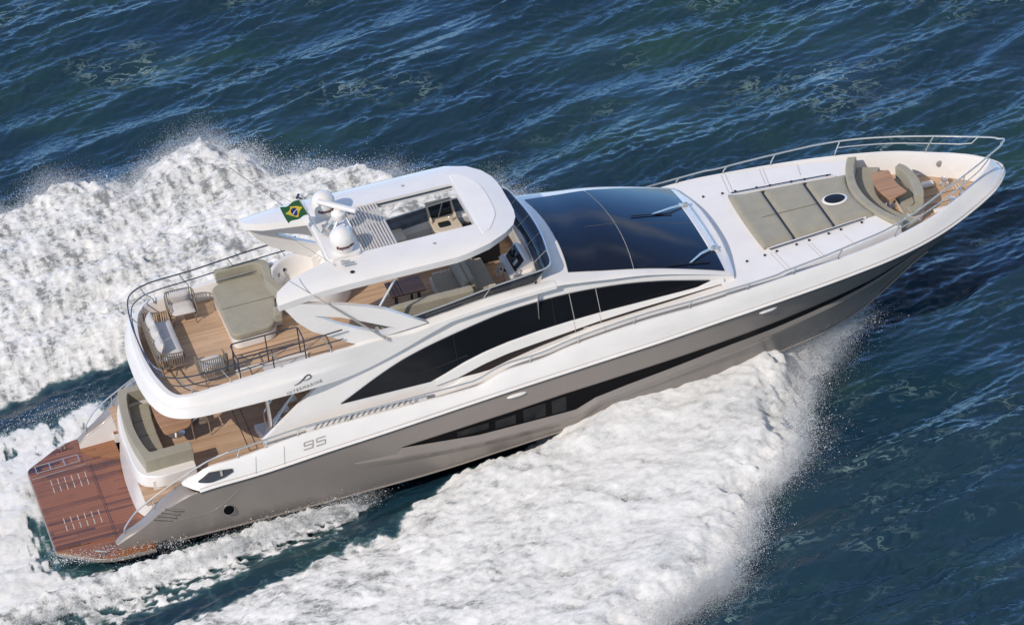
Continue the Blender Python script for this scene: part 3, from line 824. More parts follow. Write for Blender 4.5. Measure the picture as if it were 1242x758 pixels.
tube('hatch_edge', [(.04, 1.50, .485), (1.60, 1.62, .480)], .010, M['steel'], pf)
mb = MB()
mb.tube([(.22, 1.98, .50), (.22, 1.98, .56), (1.45, 2.06, .56), (1.45, 2.06, .50)], .011)
mb.tube([(.22, 1.64, .50), (.22, 1.64, .56), (1.45, 1.72, .56), (1.45, 1.72, .50)], .011)
for x in (.22, .62, 1.03, 1.45): mb.tube([(x, 1.98 + (x - .22) * .065, .56), (x, 1.64 + (x - .22) * .065, .56)], .011)
mb.build('folded_ladder', M['steel'], pf)
def cleat(c, a, parent, name='cleat', sc=1.0):
    R = Matrix.Rotation(a, 3, 'Z'); mb = MB(); c = Vector(c)
    mb.tube([c + R @ Vector((-.17 * sc, 0, .075 * sc)), c + R @ Vector((-.08 * sc, 0, .085 * sc)), c + R @ Vector((.08 * sc, 0, .085 * sc)), c + R @ Vector((.17 * sc, 0, .075 * sc))], .020 * sc)
    for u in (-.06, .06): mb.tube([c + R @ Vector((u * sc, 0, 0)), c + R @ Vector((u * sc, 0, .085 * sc))], .02 * sc)
    return mb.build(name, M['steel'], parent)
cleat((1.15, 2.70, .455), .5, pf)
cleat((1.15, -2.70, .455), -.5, pf)

# ---- white transom block, cockpit sofa and table
to = [(2.52, -1.85), (2.44, -1.2), (2.44, 0), (2.52, 1.2), (2.70, 2.15), (3.1, 2.3), (4.2, 2.3), (4.2, -1.85), (3.2, -2.0)]
ti = [(3.12, -1.25), (3.02, -.9), (2.98, 0), (3.02, .9), (3.14, 1.72), (3.4, 1.84), (4.2, 1.84)]
tpath = [(4.2, -1.86), (3.5, -1.92), (2.95, -1.90)] + to[1:4] + [(2.62, 1.8), (2.85, 2.22), (3.4, 2.32), (4.2, 2.32)]
ipath = [(4.2, -1.22), (3.6, -1.24), (3.18, -1.24), (3.04, -1.0), (2.98, 0), (3.02, .9), (3.12, 1.6), (3.25, 1.82), (3.5, 1.86), (4.2, 1.86)]
tout = smooth([(a, b, 0) for a, b in tpath[:3] + [(2.50, -1.45)] + tpath[4:]], 5)
tinn = smooth([(a, b, 0) for a, b in ipath], 5)
rows = []
for o_, i_ in zip(tout, tinn):
    aft = 1 if o_.x < 3.1 else max(0, 1 - (o_.x - 3.1) / .6)
    rows.append([(o_.x + dx * aft, o_.y + (.05 + .10 * sg) * (1 if o_.y < -1.3 else 0), z) for z, dx, sg in ((.46, 0, .9), (1.1, .09, .6), (1.50, .13, .4), (1.56, .10, -.6), (1.80, .13, -.6), (1.91, .16, -.5))] + [(i_.x, i_.y, 1.92), (i_.x, i_.y, .46)])
tr_o = MB().loft(rows, closed=True, caps=True).build('transom', M['white'], Y, smooth=30, bevel=.02, seg=2)
# side steps between transom and quarter
for s in (-1, 1):
    for k in range(4):
        box('step', (2.75 + .32 * k, s * (2.33 if s < 0 else 2.5), .42 + .14 * (k + 1)), (.34, .62 if s < 0 else .3, .28 * (k + 1)), M['white'], tr_o)
        box('tread', (2.75 + .32 * k, s * (2.33 if s < 0 else 2.5), .42 + .28 * (k + 1) + .004), (.30, .56 if s < 0 else .26, .02), M['wet'], tr_o)
for y in (.62, .50): box('fitting', (2.60, y, 1.62), (.05, .04, .12), M['steel'], tr_o)
box('fitting', (2.66, -.62, 1.58), (.05, .10, .03), M['steel'], tr_o)
def arc_cushion(name, outer, inner, z0, z1, parent, bev=.05, mt='olive'):
    pts = [tuple(p[:2]) for p in outer] + [tuple(p[:2]) for p in reversed(inner)]
    mb = MB(); n = len(outer)
    rows = []
    for a, b in zip(outer, inner): rows.append([(a[0], a[1], z0), (a[0], a[1], z1), (b[0], b[1], z1), (b[0], b[1], z0)])
    return mb.loft(rows, closed=True, caps=True).build(name, M[mt], parent, bevel=bev, smooth=50)
sofa = Y
so = smooth([(4.22, -1.58, 0), (3.5, -1.60, 0), (2.92, -1.62, 0), (2.86, -1.45, 0), (2.75, -.6, 0), (2.72, .2, 0), (2.76, 1.1, 0), (2.88, 2.0, 0), (3.2, 2.12, 0), (4.1, 2.12, 0)], 4)
si = smooth([(4.22, -1.20, 0), (3.5, -1.22, 0), (3.15, -1.24, 0), (3.06, -1.1, 0), (2.97, -.5, 0), (2.94, .2, 0), (2.98, 1.0, 0), (3.10, 1.76, 0), (3.3, 1.86, 0), (4.1, 1.86, 0)], 4)
sb = arc_cushion('cockpit_sofa', so, si, 1.9, 2.30, Y, .05)
sb['label'] = 'olive U shaped sofa back along the transom'
for a, b in ((-1.18, -.62), (-.60, .12), (.14, .86), (.88, 1.7)):
    xa = lambda y: 2.98 + .035 * y * y
    prism('seat_cushion', rounded([(xa(a), a), (xa(b), b), (xa(b) + .56, b), (xa(a) + .56, a)], .05), 1.76, 1.93, M['olive'], sb, bevel=.035)
prism('seat_base', [(2.95, -1.9), (4.2, -1.86), (4.2, -1.2), (3.5, -1.2), (3.5, 1.7), (4.1, 1.75), (4.1, 2.2), (2.95, 2.2)], 1.5, 1.775, M['white'], sb)
ct = prism('cockpit_table', rounded([(3.68, -.52), (3.60, .3), (3.62, 1.35), (4.55, 1.35), (4.62, .3), (4.44, -.34)], [.2, .5, .2, .2, .5, .15]), 2.16, 2.205, M['table'], Y, bevel=.012)
MB().lathe([(.25, 1.5), (.25, 1.53), (.06, 1.56), (.06, 2.1), (.2, 2.16)], (4.1, .45, 0), 16).build('pedestal', M['steel'], ct)

# chairs drawn up to the cockpit table
def dining_chair(loc, rz):
    c = empty('dining_chair', loc, rz)
    box('seat', (0, 0, .44), (.44, .46, .06), M['rope'], c, bevel=.02)
    box('backrest', (-.22, 0, .66), (.05, .46, .30), M['rope'], c, bevel=.02)
    for s in (-1, 1):
        tube('arm', smooth([(.20, s * .25, 0), (.22, s * .26, .45), (.16, s * .26, .64), (-.20, s * .25, .66), (-.26, s * .24, 0)], 5), .014, M['steel'], c)
    return c
tag(dining_chair((4.72, .22, 1.5), PI), 'metal framed dining chair drawn up to the cockpit table under the overhang', 'chair')

mb = MB()
for x in (5.80, 6.02): mb.box((x, -.1, 1.505), (.018, 2.2, .006))
mb.box((5.91, -1.2, 1.505), (.24, .018, .006))
mb.build('deck_seam', M['brown'], Y)

# ---- house sides, ledge, windows
def house_y(x, z): return 2.75 - .18 * (z - 2.6)
z_sh = sstab((3.6, 4.58), (4.5, 4.64), (5.9, 4.74), (7.7, 4.84), (9.1, 4.88), (9.8, 4.86), (10.4, 4.80), (11.2, 4.90), (11.9, 4.99), (13.2, 5.11), (14.5, 5.17), (15, 5.13), (15.5, 5.06), (16, 4.98), (17, 4.83), (18, 4.59), (19, 4.29), (19.65, 4.07))
for s in (-1, 1):
    xs = lin(6.0, 19.6, 90); rows = []
    for x in xs:
        top = z_sh(x) - .02 if x > 9 else 4.06
        if x < 7.75: top = min(top, 2.75 + (x - 6.0) * .66)        # raked aft wing
        bot = min(2.3, side_deck(x) - .05) if x < 12 else side_deck(x) - .05
        top = max(top, bot + .1)
        rows.append([(x, s * house_y(x, z), z) for z in lin(bot, top, 8)] + [(x, s * (house_y(x, top) - .16), top - .02), (x, s * (house_y(x, bot) - .20), bot)])
    hw = MB().loft(rows).build('house_side', M['white'], Y, smooth=40)
    w_up = sstab((8.25, 3.25), (8.65, 3.43), (9.31, 3.73), (9.99, 4.0), (10.67, 4.2), (11.48, 4.38), (12.45, 4.56), (13.19, 4.67), (13.98, 4.72), (14.8, 4.735), (15.58, 4.70), (16.59, 4.60), (17.52, 4.44), (18.2, 4.28), (18.92, 4.10))
    w_lo = tab((8.25, 3.24), (9.65, 3.235), (10.76, 3.23), (11.13, 3.34), (11.77, 3.55), (12.38, 3.70), (13.05, 3.81), (13.93, 3.90), (14.81, 3.955), (15.69, 3.985), (18.5, 4.0), (18.92, 4.09))
    sw = strip('side_window', w_up, w_lo, 8.25, 18.9, .014, M['glass'], Y, s, 90, 6, house_y, (10.76,))
    fr_ = [(x, s * (house_y(x, w_up(x)) + .016), w_up(x)) for x in lin(8.25, 18.9, 60)]
    tube('window_frame', fr_, .014, M['darksteel'], sw)
    for x in (14.95, 15.70):
        tube('glazing_bar', [(x + .05 * (4.7 - z), s * (house_y(x, z) + .02), z) for z in lin(w_lo(x), w_up(x), 6)], .012, M['palegrey'], sw)
    for x in (11.6, 14.45):
        tube('glazing_bar', [(x, s * (house_y(x, z) + .016), z) for z in lin(w_lo(x) + .02, w_up(x) - .02, 4)], .008, M['brown'], sw)
    tube('inner_rail', [(x, s * (house_y(x, z) + .013), z) for x, z in ((8.5, 3.35), (9.8, 3.49), (11.1, 3.6), (11.9, 3.72))], .016, M['black'], sw)
    st_up = tab((11.57, 3.15), (12.33, 3.35), (13.0, 3.47), (13.88, 3.56), (14.76, 3.645), (15.61, 3.73), (16.66, 3.80), (17.82, 3.85), (19.4, 3.92))
    st_lo = tab((11.57, 3.14), (12.1, 3.13), (12.46, 3.15), (12.96, 3.27), (13.86, 3.44), (14.75, 3.565), (15.6, 3.66), (16.64, 3.70), (17.8, 3.75), (19.4, 3.84))
    strip('dark_stripe', st_up, st_lo, 11.57, 19.4, .012, M['brown'], Y, s, 70, 3, house_y)
    # raised lip above the stripe: the arch that carries the window
    rows = []
    for x in lin(10.9, 19.3, 70):
        a, b = (st_up(x) if x > 11.57 else 3.15 - (11.57 - x) * .12), w_lo(x)
        b = max(b - .02, a + .03)
        rows.append([(x, s * (house_y(x, a) + .004), a + .005), (x, s * (house_y(x, a) + .05), a + .03), (x, s * (house_y(x, b) + .045), b - .02), (x, s * (house_y(x, b) + .004), b)])
    MB().loft(rows).build('window_arch', M['white'], Y, smooth=35)
    # ledge along the side deck, running into the fore deck
    lz = tab((10.2, 2.72), (11.5, 2.88), (12.44, 3.02), (13.33, 3.28), (14.66, 3.56), (15.4, 3.69), (16.6, 3.76), (18, 3.84), (19.4, 3.94))
    rows = []
    for x in lin(10.2, 19.35, 60):
        zi = (st_lo(x) - .01) if x > 11.57 else lz(x) + .16
        zi = max(zi, lz(x) - .04); yi = house_y(x, zi) - .03
        yo = 2.70 + .15 * min(1, (x - 10.2) / 2.5)
        rows.append([(x, s * yi, zi), (x, s * (yo - .05), (zi + lz(x)) / 2 + .035), (x, s * yo, lz(x)), (x, s * (yo + .012), lz(x) - .05), (x, s * (yo + .03), side_deck(x) - .05)])
    MB().loft(rows).build('side_ledge', M['white'], Y, smooth=35)
    for k, xg in enumerate((14.98, 15.72)):   # door joints
        tube('door_joint', [(xg + .02, s * 2.88, side_deck(xg)), (xg, s * 2.866, lz(xg)), (xg - .02, s * (house_y(xg, st_lo(xg)) + .02), st_lo(xg)), (xg - .02, s * (house_y(xg, st_up(xg)) + .055), st_up(xg) + .04), (xg - .03, s * (house_y(xg, w_lo(xg)) + .05), w_lo(xg) - .02)], .007, M['grey'], Y)
    box('door_handle', (15.28, s * (house_y(15.28, 3.66) + .03), 3.665), (.17, .03, .03), M['steel'], Y)
    # slanted louvre slots aft
    mb = MB()
    for k in range(17):
        x = 7.35 + k * .168; z = zT(x) + .01
        mb.add([(x, s * 2.968, z), (x + .04, s * 2.968, z), (x + .19, s * 2.958, z + .15), (x + .15, s * 2.958, z + .15)], [(0, 1, 2, 3)])
    mb.build('louvre', M['slot'], MB().loft([[(x, s * 2.96, zT(x) - .1), (x, s * 2.948, zT(x) + .19), (x, s * 2.90, zT(x) + .19), (x, s * 2.90, zT(x) - .1)] for x in lin(7.15, 10.55, 12)], closed=True, caps=True).build('louvre_panel', M['white'], Y), smooth=0)
    # strut between bulwark and overhang
    tube('overhang_post', [(6.32, s * 2.42, 2.55), (6.30, s * 2.42, 4.08)], .055, M['steel'], Y, n=12)

# saloon bulkhead behind the cockpit, stair to the flybridge
bk = box('saloon_bulkhead', (8.7, 0, 2.75), (.12, 5.0, 2.5), M['white'], Y)
for y in (-1.6, -.55, .55, 1.6):
    box('sliding_door', (8.62, y, 2.6), (.04, .98, 2.05), M['glass'], bk)
st = MB()
for k in range(9): st.box((6.45 + k * .24, -1.45, 1.5 + .28 * (k + 1)), (.26, .75, .05))
stair = st.build('stair', M['deck'], Y)
rows = []
mb = MB()
for y in (-1.05, -1.86):
    mb.add([(6.2, y, 1.5), (6.75, y, 1.5), (8.6, y, 3.9), (8.3, y, 4.0), (6.35, y, 1.95)], [(0, 1, 2, 3, 4)])
mb.build('stringer', M['white'], stair, solid=.04)
for y in (-1.02, -1.9):
    tube('handrail', smooth([(6.45, y, 1.8), (6.38, y, 2.4), (6.6, y, 2.75), (7.4, y, 3.75), (7.9, y, 4.1)], 5), .022, M['steel'], stair)
# curved white stair foot
pts = [(6.15 + .42 * (1 - math.cos(a)), -.35 - .9 * math.sin(a)) for a in lin(0, PI / 2, 8)]
prism('stair_foot', pts + [(7.0, -1.2), (7.0, -.35)], 1.5, 1.72, M['white'], stair, bevel=.02)

# ---- flybridge: overhang + coaming (sweep from the stern round each side)
half = [(3.16, 0, 4.02), (3.18, .8, 4.03), (3.27, 1.55, 4.04), (3.42, 2.15, 4.06), (3.62, 2.52, 4.08), (3.95, 2.78, 4.09), (4.45, 2.90, 4.09), (5.4, 2.92, 4.09), (6.3, 2.92, 4.09), (7.1, 2.86, 4.06), (7.8, 2.76, 4.02), (8.5, 2.64, 4.00), (9.2, 2.585, 4.10), (10.0, 2.56, 4.32), (10.9, 2.535, 4.62), (11.8, 2.515, 4.92), (12.0, 2.51, 4.97)]
hb = smooth(half, 4)
def sect(p, i, pts):
    a, b = pts[max(0, i - 1)], pts[min(len(pts) - 1, i + 1)]
    t = (Vector((b[0], b[1], 0)) - Vector((a[0], a[1], 0))).normalized()
    if i == 0: t = Vector((0, 1, 0))
    n = Vector((-t.y, t.x, 0)) * -1      # inward
    if (n.x if p[1] < 1.5 else -n.y) < 0: n = -n
    zt = max(z_sh(p[0]), p[2] + .02) if p[0] > 3.7 else 4.56 + .02 * p[1] / 2.5
    h = zt - p[2]
    wd = .30 if p[0] < 6.3 else min(.30, max(0.005, p[1] - 2.615)) if p[0] < 9.5 else 0.005
    q = Vector((p[0], p[1], 0))
    def P_(d, z): v = q + n * d; return Vector((v.x, v.y, z))
    return [P_(.42 if p[0] < 8 else .2, p[2] - .03), P_(.06, p[2] - .015), P_(0, p[2] + .03 * min(1, h * 4)), P_(wd * .22, p[2] + h * .42), P_(wd * .30, p[2] + h * .50), P_(wd * .62, p[2] + h * .56), P_(wd * .74, p[2] + h * .62), P_(wd * .92, p[2] + h * .94), P_(wd, zt), P_(wd + .13, zt + .005), P_(wd + .15, zt - .03), P_(wd + .17, 4.23)]
half_rows = [sect(p, i, hb) for i, p in enumerate(hb)]
rows = [[(v.x, -v.y, v.z) for v in r] for r in reversed(half_rows)] + [[(v.x, v.y, v.z) for v in r] for r in half_rows[1:]]
coam = MB().loft(rows).build('flybridge_coaming', M['white'], Y, smooth=32)
# soffit of the overhang
mb = MB()
sx = [r[0] for r in half_rows]
mb.loft([[(v.x, -v.y, v.z), (v.x, 0, v.z - .0), (v.x, v.y, v.z)] for v in [s_ for s_ in sx if s_.x < 9.4]])
mb.build('soffit', M['white_dull'], Y)
deck('flybridge_deck', 3.45, 14.45, lambda x: min(2.55, 2.05 + (x - 3.45) * 1.1) if x < 8.5 else max(2.25, 2.55 - (x - 8.5) * .25), lambda x: 4.25, M['deck'], 24)
# shoulder between coaming and windscreen, and inner wall of the helm area
zin = sstab((8.9, 4.93), (10.0, 4.90), (10.95, 4.97), (12, 5.09), (12.6, 5.16), (13.5, 5.21), (14.6, 5.215))
for s in (-1, 1):
    rows = []
    for x in lin(8.9, 14.6, 40):
        yi = 2.24 - .0 * x
        rows.append([(x, s * 2.515, z_sh(x) - .10), (x, s * 2.505, z_sh(x)), (x, s * 2.46, z_sh(x) + .025), (x, s * (yi + .03), zin(x)), (x, s * yi, zin(x) - .01), (x, s * (yi - .02), 4.24)])
    MB().loft(rows).build('helm_coaming', M['white'], Y, smooth=35)

# ---- coachroof with the big dark glass
XF = sstab((0, 19.80), (.8, 19.79), (1.4, 19.74), (2.0, 19.66), (2.35, 19.60), (2.55, 19.52))
def roof_z(x, y): return z_sh(x) + .20 * (1 - min(1, abs(y) / 2.5) ** 2)
XA = sstab((0, 14.38), (.8, 14.40), (1.5, 14.42), (2.0, 14.35), (2.3, 14.15), (2.52, 14.0))
rows = []
YS = lin(-2.47, 2.47, 33)
for u in lin(0, 1, 60):
    r = []
    for y in YS:
        x = XA(abs(y)) + (XF(abs(y)) - XA(abs(y))) * u
        r.append((x, y, roof_z(x, y)))
    r = [(r[0][0], -2.51, r[0][2] - .03), ] + r + [(r[-1][0], 2.51, r[-1][2] - .03)]
    rows.append(r)
last = rows[-1]
rows.append([(p[0] + .05, p[1], p[2] - .05) for p in last])
rows.append([(p[0] + .04, p[1], 3.9) for p in last])
first = rows[0]
rows.insert(0, [(p[0] - .02, p[1], 4.24) for p in first])
roof = MB().loft(rows).build('coachroof', M['white'], Y, smooth=35)
def pane(name, xa, xf, y0, ny=41, nx=30, off=.014):
    rows = []
    for u in lin(0, 1, nx):
        rows.append([(xa(y) + (xf(y) - xa(y)) * u, y * (yw(xa(y) + (xf(y) - xa(y)) * u)), roof_z(xa(y) + (xf(y) - xa(y)) * u, y * yw(xa(y) + (xf(y) - xa(y)) * u)) + off) for y in lin(-1, 1, ny)])
    return MB().loft(rows).build(name, M['roofglass'], Y, smooth=60)
yw = tab((15, 2.05), (16.9, 2.24), (18, 2.30), (19.5, 2.36))
A_ = lambda v: 15.24 - .17 * abs(v) ** 2.2
S_ = lambda v: 17.06 - .20 * abs(v) ** 2
F_ = lambda v: 19.46 - .06 * v * v
pane('roof_glass', A_, lambda v: S_(v) - .010, None)
pane('windscreen_glass', lambda v: S_(v) + .010, F_, None)
mbx = MB()
tube('glass_seam', [(x, 0, roof_z(x, 0) + .016) for x in lin(16.2, 19.4, 20)], .005, M['shade'], roof)
# white strip in front of the glass with two notches that carry the wipers
for (yb, ya, xa_, xt_, yt_) in ((1.13, -1.13, 19.47, 18.25, .42), (-1.32, 0, 19.47, 18.49, -2.11)):
    pass
mb = MB()
rows = []
for y in lin(-1.42, 1.30, 24):
    rows.append([(x, y, roof_z(x, y) + .022) for x in (19.30, 19.34, 19.5, 19.6)])
mb.loft(rows); mb.build('wiper_plinth', M['white'], roof, solid=.03)
for yb, xt_, yt_ in ((1.13, 18.25, .42), (-1.32, 18.49, -2.11)):
    w = MB()
    for o_ in (-.035, .035):
        w.tube([(19.46, yb + o_, roof_z(19.46, yb) + .07), (18.95, (yb + yt_) / 2 + o_ * .8, roof_z(18.95, (yb + yt_) / 2) + .10), (xt_, yt_ + o_ * .3, roof_z(xt_, yt_) + .05)], .014, 6)
    w.lathe([(.07, 0), (.07, .09), (.03, .11)], (19.46, yb, roof_z(19.46, yb) + .02), 12)
    wp = w.build('wiper', M['steel'], roof)
    bl = [(xt_ + u * .12, yt_ + u * .75 * (1 if True else 0), roof_z(xt_ + u * .12, yt_ + u * .75) + .04) for u in lin(-1, .7, 9)]
    bl = [(xt_ + u * .62, min(2.2, max(-2.25, yt_ + .10 * u)), 0) for u in lin(-1, 1, 11)]
    tube('wiper_blade', [(x, y, roof_z(x, y) + .05) for x, y, _ in bl], .018, M['black'], wp)

# ---- wind screen round the helm: leans outward to its top rail
rim = smooth([(10.55, 2.50, 5.32), (11.6, 2.46, 5.42), (12.8, 2.40, 5.55), (13.8, 2.34, 5.62), (14.52, 2.22, 5.66), (14.70, 1.45, 5.67), (14.80, .5, 5.67), (14.80, -.5, 5.67), (14.70, -1.45, 5.67), (14.52, -2.22, 5.66), (13.8, -2.34, 5.62), (12.8, -2.40, 5.55), (11.6, -2.46, 5.42), (10.55, -2.50, 5.32)], 6)
foot = smooth([(10.95, 2.25, 4.98), (11.6, 2.25, 5.06), (12.6, 2.25, 5.17), (13.5, 2.25, 5.22), (14.12, 2.14, 5.235), (14.30, 1.4, 5.32), (14.38, .5, 5.34), (14.38, -.5, 5.34), (14.30, -1.4, 5.32), (14.12, -2.14, 5.235), (13.5, -2.25, 5.22), (12.6, -2.25, 5.17), (11.6, -2.25, 5.06), (10.95, -2.25, 4.98)], 6)
ws = MB().loft([[tuple(a), tuple((a + b) / 2), tuple(b)] for a, b in zip(foot, rim)]).build('wind_screen', M['acrylic'], Y, smooth=50, solid=.012)
tube('top_rail', rim, .022, M['steel'], ws)
tube('foot_rail', [p + Vector((0, 0, .01)) for p in foot], .014, M['palegrey'], ws)
nR = len(rim)
for k in (24, 30, 36, 42, 48, 54, 12, 66):
    k = min(k, nR - 1)
    tube('mullion', [foot[k], rim[k]], .018, M['palegrey'], ws)

# ---- fore deck
fd_y = sstab((19.2, 2.90), (20.7, 2.84), (22, 2.62), (23, 2.40), (24.3, 2.05), (24.75, 1.93))
rows = []
for x in lin(19.2, 24.72, 50):
    r = []
    for v in lin(-1, 1, 21):
        xe = 19.2 + (24.06 + .145 * (1.95 * v) ** 2 + .10 - 19.2) * (x - 19.2) / 5.52
        r.append((xe, fd_y(xe) * v, 3.95 + .03 * (1 - v * v)))
    e = fd_y(xe)
    r = [(r[0][0], -e - .02, 3.25), (r[0][0], -e - .01, 3.90)] + r + [(r[-1][0], e + .01, 3.90), (r[-1][0], e + .02, 3.25)]
    rows.append(r)
rows.append([(p[0] + .02, p[1], 3.25) for p in rows[-1]])
fdk = MB().loft(rows).build('fore_deck', M['white_dull'], Y, smooth=35)
for s in (-1, 1):
    for x in (20.93, 21.05, 22.02, 22.12, 23.09):
        tube('deck_joint', [(x, s * (1.75 + .0 * x), 3.983), (x + .12, s * (fd_y(x) - .03), 3.965)], .006, M['grey'], fdk)
    mb = MB()
    for x in (20.2, 20.75, 21.12, 21.73, 22.12, 22.73, 23.11, 23.76):
        mb.box((x, s * (1.86 - (x - 20.2) * .135), 3.995), (.055, .05, .04))
    mb.build('deck_fitting', M['black'], fdk)
    tube('pad_rail', [(20.95, s * 1.63, 4.04), (22.5, s * 1.46, 4.05), (23.85, s * 1.30, 4.05)], .017, M['darksteel'], fdk)
    prism('pad_kerb', [(20.9, s * 1.585), (23.95, s * 1.25), (23.95, s * 1.20), (20.9, s * 1.53)] if s > 0 else [(20.9, s * 1.53), (23.95, s * 1.20), (23.95, s * 1.25), (20.9, s * 1.585)], 3.96, 4.03, M['white'], fdk)
# sun pad in three rows
seatback = lambda y: 24.06 + .145 * y * y
def pad(name, xa, xb, hw, dz=0.0, rise=0.0):
    nx, ny = 16, 17; rows = []
    for i in range(nx):
        u = i / (nx - 1); r = []
        for j in range(ny):
            v = -1 + 2 * j / (ny - 1)
            a = xa(v) ; b = xb(v)
            x = a + (b - a) * u; y = v * (1.51 - (x - 20.85) * .095)
            pil = min(1, min(u, 1 - u) * 10) ** .5 * min(1, (1 - abs(v)) * 14) ** .5
            z = 3.985 + .075 * pil + dz + rise * max(0, 1 - u * 1.6) ** 1.5
            r.append((x, y, z))
        r = [(r[0][0], r[0][1], 3.97)] + r + [(r[-1][0], r[-1][1], 3.97)]
        rows.append(r)
    rows = [[(p[0], p[1], 3.97) for p in rows[0]]] + rows + [[(p[0], p[1], 3.97) for p in rows[-1]]]
    return MB().loft(rows).build(name, M['olive'], sp, smooth=60)
sp = prism('sun_pad', [(20.9, -1.50), (23.95, -1.21), (23.95, 1.21), (20.9, 1.50)], 3.955, 3.992, M['brown'], Y)
aft_edge = lambda v: 20.83 + .05 * (1 - v * v) * -1
pad('pad_section', aft_edge, lambda v: 21.77, 1, 0, .10)
pad('pad_section', lambda v: 21.81, lambda v: 22.99, 1)
pad('pad_section', lambda v: 23.03, lambda v: seatback(v * 1.25) - .03, 1)
tube('pad_seam', [(x, -.02, 4.064) for x in lin(21.0, 23.0, 10)], .006, M['brown'], sp)
hr = MB().lathe([(.30, 4.03), (.33, 4.075), (.27, 4.10), (.27, 4.06)], (23.47, -.03, 0), 36, sx=1.12, sy=.92).build('deck_hatch', M['white'], Y)
MB().lathe([(0, 4.07), (.275, 4.07), (.27, 4.085), (0, 4.10)], (23.47, -.03, 0), 36, sx=1.12, sy=.92).build('hatch_glass', M['glass'], hr)

# ---- bow lounge
ys = lin(-1.93, 1.93, 25)
bs = arc_cushion('bow_sofa', [(seatback(y) - .02, y, 0) for y in ys], [(seatback(y) + .24, y * .96, 0) for y in ys], 3.62, 4.09, Y, .05)
arc_cushion('seat', [(seatback(y) + .22, y * .95, 0) for y in ys], [(seatback(y) + .74 + .02 * y * y, y * .80, 0) for y in ys], 3.56, 3.74, bs, .04)
arc_cushion('seat_base', [(seatback(y) + .05, y * .95, 0) for y in ys], [(seatback(y) + .66, y * .80, 0) for y in ys], 3.28, 3.57, bs, .01, 'white')
bt = prism('bow_table', rounded([(24.86, -.70), (24.72, .08), (24.88, .88), (25.42, .82), (25.34, .1), (25.48, -.50)], [.08, .4, .08, .08, .4, .08]), 4.0, 4.045, M['table'], Y, bevel=.012)
MB().lathe([(.2, 3.3), (.2, 3.33), (.05, 3.36), (.05, 3.95), (.18, 4.0)], (25.1, .08, 0), 16).build('pedestal', M['steel'], bt)
fo = smooth([(25.30, -1.16, 0), (25.62, -1.10, 0), (25.86, -.78, 0), (25.98, -.2, 0), (26.0, .3, 0), (25.92, .80, 0), (25.80, 1.0, 0)], 5)
fi = smooth([(25.26, -.88, 0), (25.50, -.84, 0), (25.64, -.62, 0), (25.74, -.15, 0), (25.76, .3, 0), (25.70, .72, 0), (25.62, .86, 0)], 5)
fs_ = arc_cushion('forward_seat', fo[8:], fi[8:], 3.62, 4.06, Y, .05)
arc_cushion('armrest', fo[:9], fi[:9], 3.62, 3.80, fs_, .04)
prism('seat', rounded([(25.24, -.86), (25.62, -.62), (25.74, .2), (25.66, .84), (25.42, .80), (25.30, .1)], .1), 3.52, 3.70, M['olive'], fs_, bevel=.04)
prism('seat_base', rounded([(25.28, -1.12), (25.62, -1.08), (25.84, -.76), (25.96, -.1), (25.92, .78), (25.45, .80), (25.34, .1)], .06), 3.28, 3.63, M['white'], fs_, bevel=.02)
# foredeck gear
wl = box('windlass', (26.35, .62, 3.37), (.62, .22, .14), M['white'], Y, bevel=.05)
for x, y in ((26.95, .50), (26.75, -.62)):
    MB().lathe([(.14, 3.30), (.13, 3.36), (.07, 3.40), (.07, 3.46), (.11, 3.50), (.10, 3.53), (0, 3.55)], (x, y, 0), 20).build('capstan', M['steel'], Y)
box('anchor_locker', (26.5, -.78, 3.35), (.75, .16, .10), M['white'], Y, bevel=.03)
for x, y, a in ((26.3, 1.22, .1), (26.5, -1.25, -.6)):
    cleat((x, y, 3.30), a, Y)
for s in (-1, 1):
    mb = MB().tube([(26.05, s * 1.66, 3.58), (26.2, s * 1.60, 3.64), (26.6, s * 1.38, 3.66), (26.78, s * 1.24, 3.62)], .04)
    mb.build('fairlead_lip', M['steel'], Y)
MB().lathe([(.10, 0), (.10, .02), (.07, .03), (0, .03)], (27.0, .98, 3.72), 20, Matrix.Rotation(PI / 2, 3, 'X') @ Matrix.Rotation(0, 3, 'Z')).build('deck_light', M['palegrey'], Y)
mb = MB()
for k in range(3): mb.box((27.1 + k * .10, .25 - .0 * k, 3.306), (.03, .28, .01))
for k in range(4): mb.box((26.1 + k * .11, 1.28, 3.306), (.04, .40, .01))
mb.build('deck_inlay', M['grey'], Y)
mb = MB()
mb.box((26.7, .1, 3.304), (1.3, .02, .006)); mb.box((26.7, -.35, 3.304), (1.3, .02, .006)); mb.box((27.35, -.12, 3.304), (.02, .47, .006))
mb.build('hatch_joint', M['brown'], Y)

